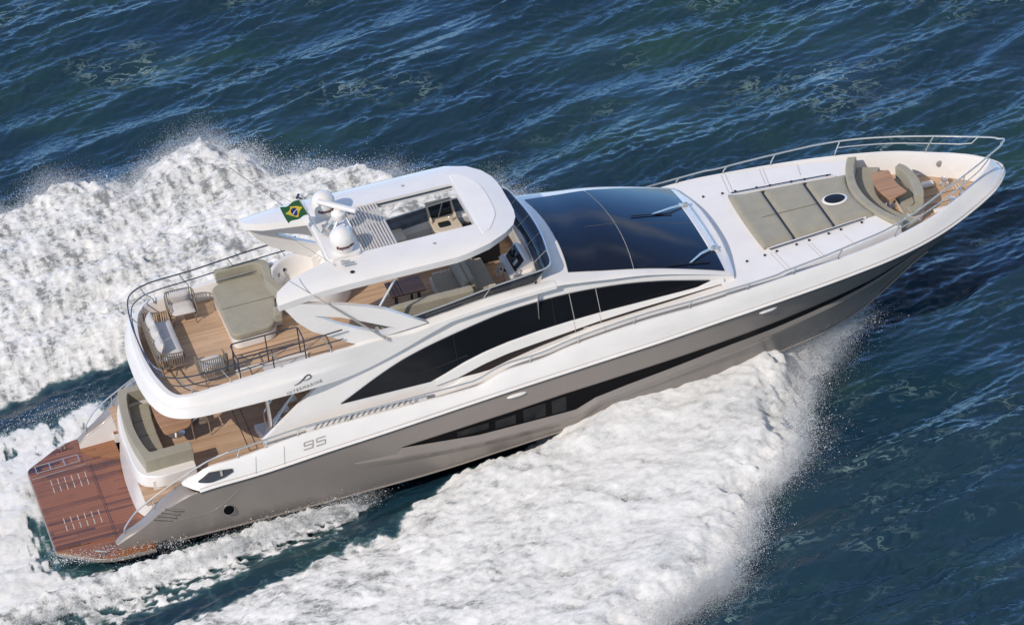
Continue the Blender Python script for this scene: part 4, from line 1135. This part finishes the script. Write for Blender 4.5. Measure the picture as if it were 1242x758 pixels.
# ---- rails
rail_y = sstab((4.9, 2.86), (8, 3.0), (14, 3.05), (20, 3.04), (21, 2.94), (22, 2.85), (23, 2.71), (24, 2.55), (25, 2.21), (26, 1.70), (27, 1.14), (27.5, .84), (28, .52), (28.4, .26), (28.6, .02))
def rail_z(x):
    if x <= 19: return zT(x) + .20
    return float(np.interp(x, [19, 20, 21, 22, 23, 24, 25, 26, 27, 28, 28.6], [zT(19) + .20, 4.05, 4.10, 4.17, 4.25, 4.32, 4.41, 4.50, 4.55, 4.59, 4.61]))
for s in (-1, 1):
    xs = lin(5.0, 27.8, 110) + [28.1, 28.35, 28.5]
    pth = [(x, s * rail_y(x), rail_z(x)) for x in xs]
    rl = tube('bow_rail', pth, .026, M['steel'], Y)
    for x in (5.3, 6.1, 7.0, 8.4, 10.2, 13.6, 15.0, 16.6, 18.2, 19.9, 21.3, 22.7, 24.55, 26.95):
        xb = x - .10 - .13 * max(0, (x - 20) / 8)
        tube('stanchion', smooth([(xb, s * (yT(xb) - .05), zT(xb)), (xb + .0, s * (yT(xb) - .06), zT(xb) + .10), (x, s * rail_y(x), rail_z(x))], 4), .02, M['steel'], rl)
    tube('mid_rail', [(x - .06, s * (rail_y(x) * .55 + yT(x - .1) * .45), rail_z(x) * .55 + zT(x - .1) * .45) for x in lin(24.5, 27.6, 20)] + [(27.85, s * .56, 4.40), (28.02, s * .50, 4.58)], .018, M['steel'], rl)
    # stern handrail down the quarter
    sr = tube('stern_rail', smooth([(1.86, s * 2.60, .86), (1.92, s * 2.64, 1.08), (2.32, s * 2.66, 1.52), (3.0, s * 2.68, 1.92), (3.51, s * 2.70, 2.18), (4.3, s * 2.74, 2.53), (4.64, s * 2.76, 2.63), (5.0, s * 2.86, zT(5.0) + .2)], 5), .024, M['steel'], Y)
    for x, z in ((2.75, 1.42), (3.4, 1.88), (4.2, 2.40)):
        zz = float(np.interp(x, [1.9, 2.32, 3.51, 4.64], [1.05, 1.52, 2.18, 2.63]))
        tube('stanchion', [(x, s * 2.66, z - .05), (x, s * 2.70, zz)], .018, M['steel'], sr)
bn = smooth([(28.45, -.16, 4.605), (28.60, -.05, 4.62), (28.60, .05, 4.62), (28.45, .16, 4.605)], 4)
tube('rail_nose', bn, .026, M['steel'], Y)
# guard rail round the after end of the flybridge
gp = [(8.6, 2.56, 5.50), (7.2, 2.56, 5.40), (5.6, 2.56, 5.24), (4.4, 2.52, 5.20), (3.82, 2.28, 5.18), (3.58, 1.80, 5.18), (3.46, .8, 5.18), (3.44, 0, 5.18)]
gfull = smooth(gp + [(x, -y, z) for x, y, z in gp[-2::-1]], 6)
gr = tube('guard_rail', gfull, .021, M['darksteel'], Y)
def zc(x): return z_sh(x) if x > 3.7 else 4.57
tube('mid_rail', [(v.x + (.05 if v.x < 4 else 0), v.y * .985, zc(v.x) + (v.z - zc(v.x)) * .5) for v in gfull], .017, M['darksteel'], gr)
for x, y in ((8.0, 2.56), (6.6, 2.56), (5.2, 2.55), (4.05, 2.42), (3.50, 1.2)):
    for s in (-1, 1):
        zt = float(np.interp(x, [3.4, 4.4, 5.6, 7.2, 8.6], [5.18, 5.20, 5.24, 5.40, 5.50]))
        yb = y - .0; xb = x + (.10 if x < 4.2 else 0)
        tube('stanchion', smooth([(x, s * y, zt), (x + .12, s * y, zt - .25), (xb + .20, s * (y - .02), zc(x) + .14), (xb + .22, s * (y - .02), zc(x) - .02)], 4), .017, M['steel'], gr)

# ---- flybridge fittings: sun bed, tub, stair opening
sbp = rounded([(5.96, -.44), (5.95, 2.15), (6.25, 2.40), (7.45, 2.40), (7.55, 1.2), (7.32, .1), (7.15, -.36)], [.28, .2, .2, .1, .4, .2, .3], 6)
bed = prism('sun_bed', sbp, 4.56, 4.75, M['olive'], Y, bevel=.05)
prism('bed_base', [(6.5 + (x - 6.5) * .97, 1 + (y - 1) * .97) for x, y in sbp], 4.25, 4.57, M['white'], bed, bevel=.03)
tube('seam', [(5.99, 1.0, 4.752), (7.48, 1.02, 4.752)], .007, M['brown'], bed)
bo = smooth([(6.18, 2.62, 0), (6.9, 2.64, 0), (7.4, 2.62, 0), (7.66, 2.40, 0), (7.66, 2.0, 0), (7.60, 1.5, 0), (7.72, 1.05, 0), (7.80, .85, 0)], 5)
bi = smooth([(6.18, 2.42, 0), (6.9, 2.44, 0), (7.3, 2.42, 0), (7.44, 2.25, 0), (7.44, 1.95, 0), (7.38, 1.45, 0), (7.50, .95, 0), (7.58, .72, 0)], 5)
arc_cushion('back_cushion', bo, bi, 4.70, 5.06, bed, .06)
tube('bed_rail', [(6.2, 2.40, 4.82), (7.35, 2.40, 4.84)], .016, M['steel'], bed)
arc_cushion('bolster', [(7.28, .18, 0), (7.20, -.22, 0)], [(7.52, .14, 0), (7.44, -.26, 0)], 4.7, 4.98, bed, .05)
tub = MB().lathe([(1.10, 4.25), (1.16, 4.97), (1.12, 5.03), (1.02, 5.03), (.97, 4.98), (.90, 4.55), (.80, 4.46), (0, 4.45)], (8.62, 1.42, 0), 56).build('whirlpool_tub', M['white'], Y, smooth=45)
mb = MB()
for a in (2.2, 2.5, .7, .4, -2.6):
    mb.lathe([(.05, -.01), (.05, .012), (0, .014)], (8.62 + .93 * math.cos(a), 1.42 + .93 * math.sin(a), 4.78), 10, Matrix.Rotation(a, 3, 'Z') @ Matrix.Rotation(-PI / 2, 3, 'Y'))
mb.build('jet', M['black'], tub)
MB().add([(8.62 - .5, 1.0, 4.47), (8.62 + .5, 1.0, 4.47), (8.62 + .5, .9, 4.82), (8.62 - .5, .9, 4.82)], [(0, 1, 2, 3)]).build('tub_seat', M['grey'], tub, solid=.05)
box('deck_locker', (7.35, .42, 4.42), (.30, .30, .34), M['white'], Y, bevel=.04)
# stair opening with its lid and cage rail
well = box('stair_hatch', (6.75, -1.75, 4.275), (1.98, .52, .05), M['grey'], Y, bevel=.015)
box('hatch_lip', (6.75, -1.46, 4.30), (2.02, .05, .10), M['white'], well)
box('open_stair', (6.15, -1.75, 4.305), (.60, .36, .012), M['deck'], well)
cage = MB()
zt = 5.12
cage.tube(rounded([(5.72, -2.12), (7.62, -2.10), (7.62, -1.30), (5.72, -1.36)], .12, 4) and [(x, y, zt) for x, y in rounded([(5.72, -2.12), (7.62, -2.10), (7.62, -1.30), (5.72, -1.36)], .12, 4)], .020, 8, True)
cage.tube([(5.74, -1.36, 4.72), (7.62, -1.30, 4.72)], .014); cage.tube([(5.74, -2.12, 4.72), (5.74, -1.36, 4.72)], .014); 
for x, y in ((5.76, -1.36), (6.70, -1.33), (7.60, -1.31), (5.76, -2.10), (6.7, -2.10), (7.60, -2.08)):
    cage.tube([(x, y, 4.26), (x, y, zt)], .018)
cage.build('stair_rail', M['darksteel'], well)

# ---- hardtop
yl = [-2.36, -2.33, -2.2, -1.9, -1.55, -1.16, -.8, -.4, 0, .4, .8, 1.16, 1.55, 1.9, 2.2, 2.33, 2.36]
xf_ = sstab((0, 14.08), (.6, 14.08), (1.1, 14.02), (1.55, 13.83), (1.9, 13.50), (2.2, 12.95), (2.33, 12.3), (2.36, 12.0))
xa_ = sstab((0, 8.72), (.8, 8.72), (1.16, 8.70), (1.55, 7.55), (1.9, 7.12), (2.2, 7.02), (2.36, 7.05))
xst = [0, .25, .5, .75, 1]
xin = [9.72] + lin(10.2, 12.4, 6) + [12.86]
def ht_z(x, y):
    z = 6.86 - .035 * (y / 2.3) ** 2 - (.10 * max(0, (abs(y) - 2.0) / .36) ** 2)
    z += -.10 * max(0, (x - 13.0) / 1.1) ** 2 - .02 * max(0, 9.0 - x)
    if abs(y) > 1.2: z -= .10 * max(0, (8.6 - x) / 1.6) ** 2
    return z
def ht_x(i, y):
    ya = abs(y)
    if i < 5: return xa_(ya) + (9.72 - xa_(ya)) * xst[i]
    if i < 5 + 7: return min(xin[i - 4], xf_(ya) - .01 * (12 - i))
    t = (i - 11) / 7
    x0 = min(12.86, xf_(ya) - .01); return x0 + (xf_(ya) - x0) * t
NI = 19
grid = [[(ht_x(i, y), y, ht_z(ht_x(i, y), y)) for y in yl] for i in range(NI)]
TH = .22
vs = [p for r in grid for p in r]
def low(p):
    ed = max(0, (abs(p[1]) - 1.9) / .46)
    return (p[0] - (.05 if p[0] > 13 else 0), p[1] * .985, p[2] - TH + .02)
vs2 = [low(p) for p in vs]
W = len(yl); fs = []
cells = set()
for i in range(NI - 1):
    for j in range(W - 1):
        if 4 <= i < 11 and 5 <= j < 11: continue
        cells.add((i, j))
K2 = len(vs)
for i, j in cells:
    a, b, c, d_ = i * W + j, i * W + j + 1, (i + 1) * W + j + 1, (i + 1) * W + j
    fs.append((a, b, c, d_)); fs.append((a + K2, d_ + K2, c + K2, b + K2))
    for (ni, nj, e) in ((i - 1, j, (a, b)), (i + 1, j, (c, d_)), (i, j - 1, (d_, a)), (i, j + 1, (b, c))):
        if (ni, nj) not in cells: fs.append((e[1], e[0], e[0] + K2, e[1] + K2))
top = mesh('hardtop', vs + vs2, fs, M['white'], Y, smooth=45, bevel=.05, seg=3)
# sunroof cassette at the front
cas = rounded([(12.92, 1.60), (13.15, 1.55), (13.55, .9), (13.60, 0), (13.55, -.9), (13.15, -1.62), (12.92, -1.68)], [.05, .1, .3, .3, .3, .2, .05], 4)
MB().prism(cas, lambda x, y: ht_z(x, y) - .05, lambda x, y: ht_z(x, y) + .022).build('sunroof_cassette', M['white_dull'], top, bevel=.008)
# louvres folded at the after end of the opening
mb = MB()
for k in range(11):
    x = 9.82 + k * .085
    mb.box((x, 0, 6.80), (.030, 2.28, .07), Matrix.Rotation(.5, 3, 'Y'))
mb.build('louvre_slat', M['grey'], top)
for s in (-1, 1):
    tube('louvre_track', [(9.7, s * 1.13, 6.76), (12.85, s * 1.13, 6.76)], .022, M['darksteel'], top)
    # aft leg with a slot
    loop = [(7.08, 6.58), (7.46, 5.94), (7.80, 5.58), (8.16, 5.35), (8.83, 4.93), (9.2, 4.86), (10.95, 4.98), (10.35, 5.36), (9.9, 5.66), (9.44, 5.86), (8.85, 6.08), (8.30, 6.24), (7.6, 6.46)]
    slot = [(7.95, 6.00), (8.64, 5.77), (9.3, 5.45), (10.12, 5.03), (9.62, 5.03), (9.1, 5.28), (8.60, 5.56)]
    def ly(x, z): return 2.30 + .16 * min(1, max(0, (6.6 - z) / 1.7))
    tri = tessellate_polygon([[Vector((a, b, 0)) for a, b in loop], [Vector((a, b, 0)) for a, b in slot]])
    allp = loop + slot; n = len(allp)
    vs = [(a, s * ly(a, b), b) for a, b in allp] + [(a, s * (ly(a, b) - .16), b) for a, b in allp]
    fs = [tuple(t) for t in tri] + [tuple(i + n for i in reversed(t)) for t in tri]
    for base, cnt in ((0, len(loop)), (len(loop), len(slot))):
        for i in range(cnt):
            a, b = base + i, base + (i + 1) % cnt; fs.append((a, b, b + n, a + n))
    mesh('hardtop_leg', vs, fs, M['white'], top, smooth=30)
    tube('support_strut', [(10.50, s * 2.10, 6.64), (9.68, s * 2.22, 5.60)], .035, M['steel'], top, n=10)
    mb = MB(); mb.lathe([(.045, 0), (.045, .02), (0, .025)], (11.6, s * 1.62, ht_z(11.6, 1.62)), 12); mb.build('roof_fitting', M['palegrey'], top)
# speaker spots under / fittings
mb = MB()
mb.lathe([(.06, 0), (.06, .02), (.03, .025)], (9.2, -2.0, ht_z(9.2, 2.0)), 14); mb.build('camera_dome', M['glass'], top)
mb = MB()
mb.tube([(9.08, -1.55, 6.86), (9.08, -1.55, 6.98)], .02); mb.tube([(9.0, -1.6, 6.98), (9.25, -1.65, 6.97)], .035); mb.tube([(9.0, -1.72, 6.96), (9.3, -1.74, 6.95)], .03)
mb.build('horn', M['steel'], top)

# ---- radar arch: mast plinth, domes, open array scanner, aerials, ensign staff
mast = MB().prism(rounded([(8.76, 1.35), (8.76, -1.35), (9.66, -1.30), (9.66, 1.30)], .15), 6.82, 6.96).build('mast_plinth', M['white'], Y, bevel=.03)
def dome(y, r=.335):
    c = Vector((9.22, y, 6.96))
    prof = [(r * .82, 0), (r * .90, .10), (r * 1.0, .22), (r * 1.02, .34)]
    prof += [(r * 1.02 * math.cos(a), .34 + r * 1.08 * math.sin(a)) for a in lin(.12, PI / 2 - .02, 12)]
    d_ = MB().lathe(prof, c, 36).build('radar_dome', M['white'], Y, smooth=60)
    def xf(v):
        a = -1.45 + v.x / r; rr = r * 1.03 + .006 + v.z
        return Vector((c.x + rr * math.cos(a), c.y + rr * math.sin(a), c.z + .26 + v.y))
    text_mesh('Raymarine', .125, M['red'], 'lettering', d_, xf, .003, 1.0, .004)
    return d_
dome(1.0); dome(-1.0)
rad = MB()
rad.lathe([(.17, 7.30), (.20, 7.36), (.20, 7.48), (.12, 7.55), (.10, 7.60)], (9.42, .05, 0), 24)
rad.build('radar_pedestal', M['white'], Y, bevel=.01)
ra = Matrix.Rotation(-.85, 3, 'Z')
rbar = box('radar_scanner', (9.42, .10, 7.66), (1.30, .16, .13), M['white'], Y, ra, bevel=.05)
mb = MB()
for s in (-1, 1): mb.tube([(9.05, s * .25, 6.95), (9.40, s * .06 + .05, 7.32)], .035)
mb.tube([(9.0, .15, 6.96), (9.36, .1, 7.32)], .03); mb.box((9.1, .1, 7.0), (.25, .55, .05))
mb.build('radar_bracket', M['steel'], Y)
staff = tube('flag_staff', smooth([(9.12, -.12, 7.04), (8.95, -.08, 7.02), (8.84, .0, 7.05), (8.74, .12, 7.3), (8.44, .28, 8.12)], 5), .022, M['steel'], Y)
mb = MB(); mb.tube([(8.40, .2, 8.14), (8.48, .36, 8.14)], .04); mb.tube([(8.45, .28, 8.1), (8.55, .28, 8.02)], .025); mb.build('staff_light', M['darksteel'], staff)
def whip(a, b, r=.013, thick=.4):
    a, b = Vector(a), Vector(b)
    w = tube('aerial', [a + (b - a) * t + Vector((0, 0, -.0)) for t in lin(0, 1, 10)], lambda t: r * (2.2 if t < thick else 1.0), M['palegrey'], Y, n=6)
    return w
for s in (-1, 1):
    whip((9.75, s * 2.60, 4.88), (7.05, s * 2.55 if s > 0 else -2.2, 8.2 if s > 0 else 7.6), .011, .45)
    whip((8.86, s * 1.55, 6.86), (7.75, s * 1.35, 8.0), .008, .0)
    mb = MB(); mb.lathe([(.05, 0), (.04, .08), (0, .09)], (9.77, s * 2.60, 4.86), 10); mb.build('aerial_base', M['steel'], Y)

# ---- helm
hc = MB()
hp = rounded([(13.72, -1.30), (13.72, -.10), (14.34, -.02), (14.40, -.60), (14.32, -1.26)], [.05, .1, .2, .3, .15], 4)
helm = prism('helm_console', hp, 4.25, 5.02, M['white'], Y, bevel=.06)
rows = []
MB().add([(13.80, -1.22, 5.0), (13.80, -.18, 5.0), (14.14, -.14, 5.36), (14.14, -1.22, 5.36), (14.40, -.2, 5.18), (14.40, -1.15, 5.18), (14.40, -.2, 4.9), (14.40, -1.15, 4.9)], [(0, 1, 2, 3), (2, 4, 5, 3), (4, 6, 7, 5), (1, 4, 2), (1, 6, 4), (0, 3, 5), (0, 5, 7)]).build('binnacle', M['white'], helm, bevel=.05, smooth=30)
MB().add([(13.81, -1.14, 5.045), (13.81, -.26, 5.045), (14.09, -.24, 5.335), (14.09, -1.14, 5.335)], [(0, 1, 2, 3)]).build('instrument_panel', M['black'], helm, solid=.02)
mb = MB()
for y, w_ in ((-.42, .26), (-.72, .26)):
    mb.add([(13.90, y - w_ / 2, 5.152), (13.90, y + w_ / 2, 5.152), (14.04, y + w_ / 2, 5.298), (14.04, y - w_ / 2, 5.298)], [(0, 1, 2, 3)])
mb.build('screen', M['glass'], helm, solid=.01)
MB().add([(13.85, -.98, 5.1), (13.85, -.84, 5.1), (13.98, -.84, 5.238), (13.98, -.98, 5.238)], [(0, 1, 2, 3)]).build('switch_panel', M['grey'], helm, solid=.012)
box('dash', (13.72, -.72, 4.96), (.16, 1.2, .10), M['grey'], helm, Matrix.Rotation(-.5, 3, 'Y'), bevel=.02)
Rw = Matrix.Rotation(math.radians(-58), 3, 'Y')
c = Vector((13.48, -.78, 5.0))
sw_ = MB().tube([c + Rw @ Vector((.20 * math.cos(a), .20 * math.sin(a), 0)) for a in lin(0, 2 * PI * 23 / 24, 24)], .022, 8, True)
for a in (.5, 2.6, 4.7): sw_.tube([c, c + Rw @ Vector((.19 * math.cos(a), .19 * math.sin(a), 0))], .018)
sw_.build('steering_wheel', M['palegrey'], helm)
tube('wheel_column', [c, (13.72, -.78, 4.86)], .04, M['black'], helm)
mb = MB(); mb.tube([(13.78, -1.28, 5.0), (13.74, -1.28, 5.16)], .02); mb.tube([(13.90, -1.28, 5.05), (13.86, -1.28, 5.2)], .02); mb.box((13.82, -1.28, 5.02), (.2, .1, .05))
mb.build('throttle', M['steel'], helm)

# helm bench, facing-aft sofa and the long starboard settee
hs = box('helm_seat', (12.98, -.30, 4.66), (.58, 1.55, .16), M['olive'], Y, bevel=.05)
box('seat_base', (12.92, -.30, 4.42), (.50, 1.5, .34), M['white'], hs)
box('backrest', (12.60, -.45, 4.98), (.15, 1.62, .48), M['olive'], hs, Matrix.Rotation(-.12, 3, 'Y'), bevel=.06)
box('seat_end', (13.16, -1.06, 4.70), (.2, .06, .14), M['beige'], hs, bevel=.02)
ls = box('lounge_seat', (12.08, -.25, 4.62), (.62, 1.02, .14), M['olive'], Y, bevel=.05)
box('seat_base', (12.08, -.22, 4.40), (.68, 1.12, .31), M['white'], ls)
mb = MB()
for k in range(7): mb.box((11.86 + k * .075, .36, 4.60), (.04, .05, .10))
mb.build('vent_grille', M['white'], ls)
box('backrest', (12.42, -.45, 4.96), (.15, 1.62, .46), M['olive'], ls, Matrix.Rotation(.10, 3, 'Y'), bevel=.06)
sx_ = smooth([(10.15, -1.50, 0), (10.5, -1.60, 0), (11.4, -1.62, 0), (12.52, -1.62, 0)], 5)
si_ = smooth([(10.15, -1.42, 0), (10.5, -1.36, 0), (11.4, -1.33, 0), (12.52, -1.33, 0)], 5)
lb = arc_cushion('settee', sx_, si_, 4.60, 5.10, Y, .09)
prism('seat', rounded([(10.3, -1.40), (12.0, -1.38), (12.0, -.92), (11.4, -.92), (10.4, -1.05)], .08), 4.48, 4.64, M['olive'], lb, bevel=.04)
prism('seat_base', rounded([(10.2, -1.60), (12.5, -1.62), (12.0, -.95), (11.4, -.95), (10.35, -1.1)], .05), 4.25, 4.62, M['white'], lb)
box('end_cushion', (9.78, -1.70, 4.72), (.22, .55, .34), M['olive'], lb, bevel=.06)
box('end_cushion', (9.30, -1.70, 4.66), (.22, .45, .34), M['olive'], lb, bevel=.06)
tb = box('lounge_table', (10.90, -.32, 4.885), (1.0, .80, .045), M['darktable'], None, bevel=.012)
tag(tb, 'brown slatted wooden table beside the green settee under the hardtop', 'table')
for k in range(3): box('slat', (10.52 + k * .11, -.32, 4.912), (.02, .78, .012), M['brown'], tb)
for x in (10.6, 11.25): tube('leg', [(x, -.32, 4.25), (x, -.32, 4.87)], .05, M['darksteel'], tb)
box('latch', (10.95, -.78, 4.82), (.06, .05, .18), M['black'], tb)

# bar under the hardtop
bar = MB().ngon_prism(rounded([(12.32, 1.48), (12.32, 2.42), (13.08, 2.42), (13.12, 1.5)], [.25, .05, .05, .08], 5), 4.25, 5.18).build('bar_cabinet', M['beige'], Y, bevel=.02)
mb = MB()
mb.box((12.69, 2.45, 5.39), (.74, .05, .46)); mb.box((12.69, 2.22, 5.19), (.70, .44, .02))
for x in (12.34, 13.04):
    mb.add([(x - .025, 1.98, 5.17), (x + .025, 1.98, 5.17), (x + .025, 2.43, 5.17), (x - .025, 2.43, 5.17), (x - .025, 1.98, 5.27), (x + .025, 1.98, 5.27), (x + .025, 2.43, 5.62), (x - .025, 2.43, 5.62)], [(0, 1, 2, 3), (4, 5, 6, 7), (0, 1, 5, 4), (1, 2, 6, 5), (2, 3, 7, 6), (3, 0, 4, 7)])
mb.build('grill_box', M['beige'], bar)
prism('sink', rounded([(12.50, 1.70), (12.84, 1.70), (12.84, 1.98), (12.50, 1.98)], .07), 5.17, 5.19, M['black'], bar)
tube('tap', smooth([(12.92, 1.9, 5.18), (12.92, 1.9, 5.34), (12.84, 1.88, 5.36), (12.80, 1.87, 5.30)], 4), .014, M['steel'], bar)
box('fridge', (11.15, 1.95, 4.70), (.75, .62, .88), M['beige'], Y, bevel=.02)
box('fridge_lid', (11.0, 1.9, 5.15), (.36, .30, .02), M['black'], Y, bevel=.02)
box('helm_locker', (13.55, 1.4, 4.62), (.75, 1.2, .70), M['black'], Y, bevel=.03)

# maker's lettering on the flybridge sides
_hx = [p.x for p in hb if p.x > 4.6]; _hy = [p.y for p in hb if p.x > 4.6]; _hz = [p.z for p in hb if p.x > 4.6]
def coam_y(x, z):
    yb, zb = float(np.interp(x, _hx, _hy)), float(np.interp(x, _hx, _hz))
    wd = .30 if x < 6.3 else min(.30, max(.005, yb - 2.615))
    t = (z - zb) / (z_sh(x) - zb)
    return yb - wd * float(np.interp(t, [0, .07, .42, .50, .56, .62, .94, 1], [0, 0, .22, .30, .62, .74, .92, 1]))
for s in (-1, 1):
    def xf(v, s=s, x0=7.30, z0=4.185):
        x = x0 + (v.x if s < 0 else -v.x); z = z0 + v.y + (x - x0) * .045
        yy = coam_y(x, z)
        return Vector((x, s * (yy + .014 + v.z), z))
    text_mesh('INTERMARINE', .12, M['faint'], 'lettering', coam, xf, .004, 1.42, .0)
    em = [(6.98, 4.30), (7.10, 4.32), (7.22, 4.375), (7.32, 4.43), (7.44, 4.445), (7.48, 4.40), (7.42, 4.36), (7.30, 4.345), (7.24, 4.365)]
    pts = []
    for p_ in smooth([(a + .06, 0, b) for a, b in em], 5):
        x, z = p_.x, p_.z + .02
        pts.append((x, s * (coam_y(x, z) + .012), z))
    tube('emblem', pts, lambda t: .006 + .014 * math.sin(PI * min(1, t * 1.15)), M['text'], coam, n=6)

# ------------------------------------------------------------------ loose things on the flybridge
def woven(parent, path, z0, z1, step=.055, w=.028):
    """rope strands wound round a U-shaped frame: one part"""
    P = [Vector(p) for p in path]; mb = MB(); acc = 0; nxt = 0
    for a, b in zip(P, P[1:]):
        d_ = (b - a).length; t = (b - a) / d_; nrm = Vector((t.y, -t.x, 0))
        while nxt <= acc + d_:
            p = a + t * (nxt - acc)
            lo, hi = z0, z1(p) if callable(z1) else z1
            q0, q1 = p - nrm * .03 + Vector((0, 0, lo)), p + nrm * .035 + Vector((0, 0, hi))
            mb.tube([q0, (q0 + q1) / 2 + nrm * .03, q1], w / 2, 5); nxt += step
        acc += d_
    return mb.build('woven_shell', M['rope'], parent)
def cushion(name, c, s, parent, rot=None, puff=.06, mt='linen'):
    mb = MB(); nx = 9; R = rot if rot is not None else Matrix.Identity(3)
    for side in (1, -1):
        rows = []
        for i in range(nx):
            u = -1 + 2 * i / (nx - 1); r = []
            for j in range(nx):
                v = -1 + 2 * j / (nx - 1)
                e = max(0, (1 - u ** 6)) ** .5 * max(0, (1 - v ** 6)) ** .5
                r.append(Vector(c) + R @ Vector((u * s[0] / 2, v * s[1] / 2, side * (s[2] / 2 * e + puff * e * (1 - u * u) * (1 - v * v) * .6))))
            rows.append(r)
        mb.loft(rows)
    return mb.build(name, M[mt], parent, smooth=70)
FLY = 4.25
def armchair(loc, rz, label, back=True):
    a = empty('armchair', loc, rz)
    tag(a, label, 'armchair', 'woven armchairs on the flybridge')
    path = [(.30, .36, 0), (-.16, .38, 0), (-.32, .30, 0), (-.34, 0, 0), (-.32, -.30, 0), (-.16, -.38, 0), (.30, -.36, 0)]
    P = smooth(path, 5)
    zt = lambda p: .58 + .20 * max(0, min(1, (.1 - p.x) / .4))
    woven(a, P, .22, zt)
    tube('top_rail', [(p.x * 1.02, p.y * 1.04, zt(p) + .01) for p in P], .018, M['rope'], a)
    tube('seat_rail', [(p.x, p.y, .22) for p in P], .016, M['rope'], a)
    cushion('seat_cushion', (.03, 0, .40), (.64, .66, .15), a)
    if back: cushion('back_cushion', (-.22, 0, .62), (.46, .62, .14), a, Matrix.Rotation(math.radians(-68), 3, 'Y'))
    for x, y in ((.27, .30), (.27, -.30), (-.27, .28), (-.27, -.28)):
        tube('leg', [(x, y, .24), (x * 1.08, y * 1.08, 0)], .016, M['rope'], a)
    return a
armchair((5.02, 1.74, FLY), -PI / 2 - .04, 'woven armchair with thick grey cushions by the far rail of the upper deck')
armchair((5.16, -1.36, FLY), PI / 2 + .04, 'woven armchair with its slatted back to the near rail and a white seat cushion', back=False)
sf = empty('woven_sofa', (4.22, .32, FLY), 0)
tag(sf, 'woven rope sofa with three pale grey pillows at the after end of the upper deck', 'sofa')
P = smooth([(.30, 1.06, 0), (-.22, 1.08, 0), (-.38, .98, 0), (-.40, 0, 0), (-.38, -.98, 0), (-.22, -1.08, 0), (.30, -1.06, 0)], 5)
zt = lambda p: .62 + .10 * max(0, min(1, (.1 - p.x) / .4))
woven(sf, P, .22, zt, .062, .034)
tube('top_rail', [(p.x * 1.02, p.y * 1.02, zt(p) + .01) for p in P], .018, M['rope'], sf)
tube('seat_rail', [(p.x, p.y, .22) for p in P], .016, M['rope'], sf)
cushion('seat_cushion', (.02, 0, .40), (.66, 1.98, .16), sf, puff=.03)
for y in (-.60, .02, .62):
    cushion('back_pillow', (-.25, y, .64), (.46, .60, .16), sf, Matrix.Rotation(math.radians(-66), 3, 'Y'))
for x, y in ((.27, 1.0), (.27, -1.0), (-.30, .98), (-.30, -.98)):
    tube('leg', [(x, y, .24), (x * 1.06, y * 1.02, 0)], .017, M['rope'], sf)

# national ensign on the staff
nu, nv = 60, 42
vs = []; fs = []; mi = []
h0, h1 = Vector((8.47, .27, 8.02)), Vector((8.63, .18, 7.56))
for i in range(nu + 1):
    u = i / nu
    for j in range(nv + 1):
        v = j / nv
        p = h0 + (h1 - h0) * v
        vs.append((p.x - .55 * u + .015 * math.sin(9 * u + 3 * v), p.y + .06 * u + .055 * u * math.sin(7.5 * u + 2.2 * v) , p.z - .10 * u * u - .07 * u + .02 * math.sin(8 * u)))
for i in range(nu):
    for j in range(nv):
        a = i * (nv + 1) + j; fs.append((a, a + nv + 1, a + nv + 2, a + 1))
        u, v = (i + .5) / nu, (j + .5) / nv
        x, y = (u - .5) * 20, (v - .5) * 14
        k = 0
        if abs(x) / 8.3 + abs(y) / 5.3 < 1: k = 1
        if x * x + y * y < 3.5 ** 2:
            k = 2
            rr = math.hypot(x + 2.0, y - 8.0)
            if 8.0 < rr < 8.5: k = 3
        mi.append(k)
me = bpy.data.meshes.new('flag'); me.from_pydata(vs, [], fs)
for nm, c in (('flag_green', (.014, .085, .032)), ('flag_yellow', (.60, .42, .03)), ('flag_blue', (.01, .02, .14)), ('flag_white', (.8, .8, .8))):
    me.materials.append(mat(nm, c, .8))
me.polygons.foreach_set('material_index', mi)
fl = link('flag', me, None, None, smooth=180)
tag(fl, 'green national flag with yellow diamond and blue disc on the short staff', 'flag')
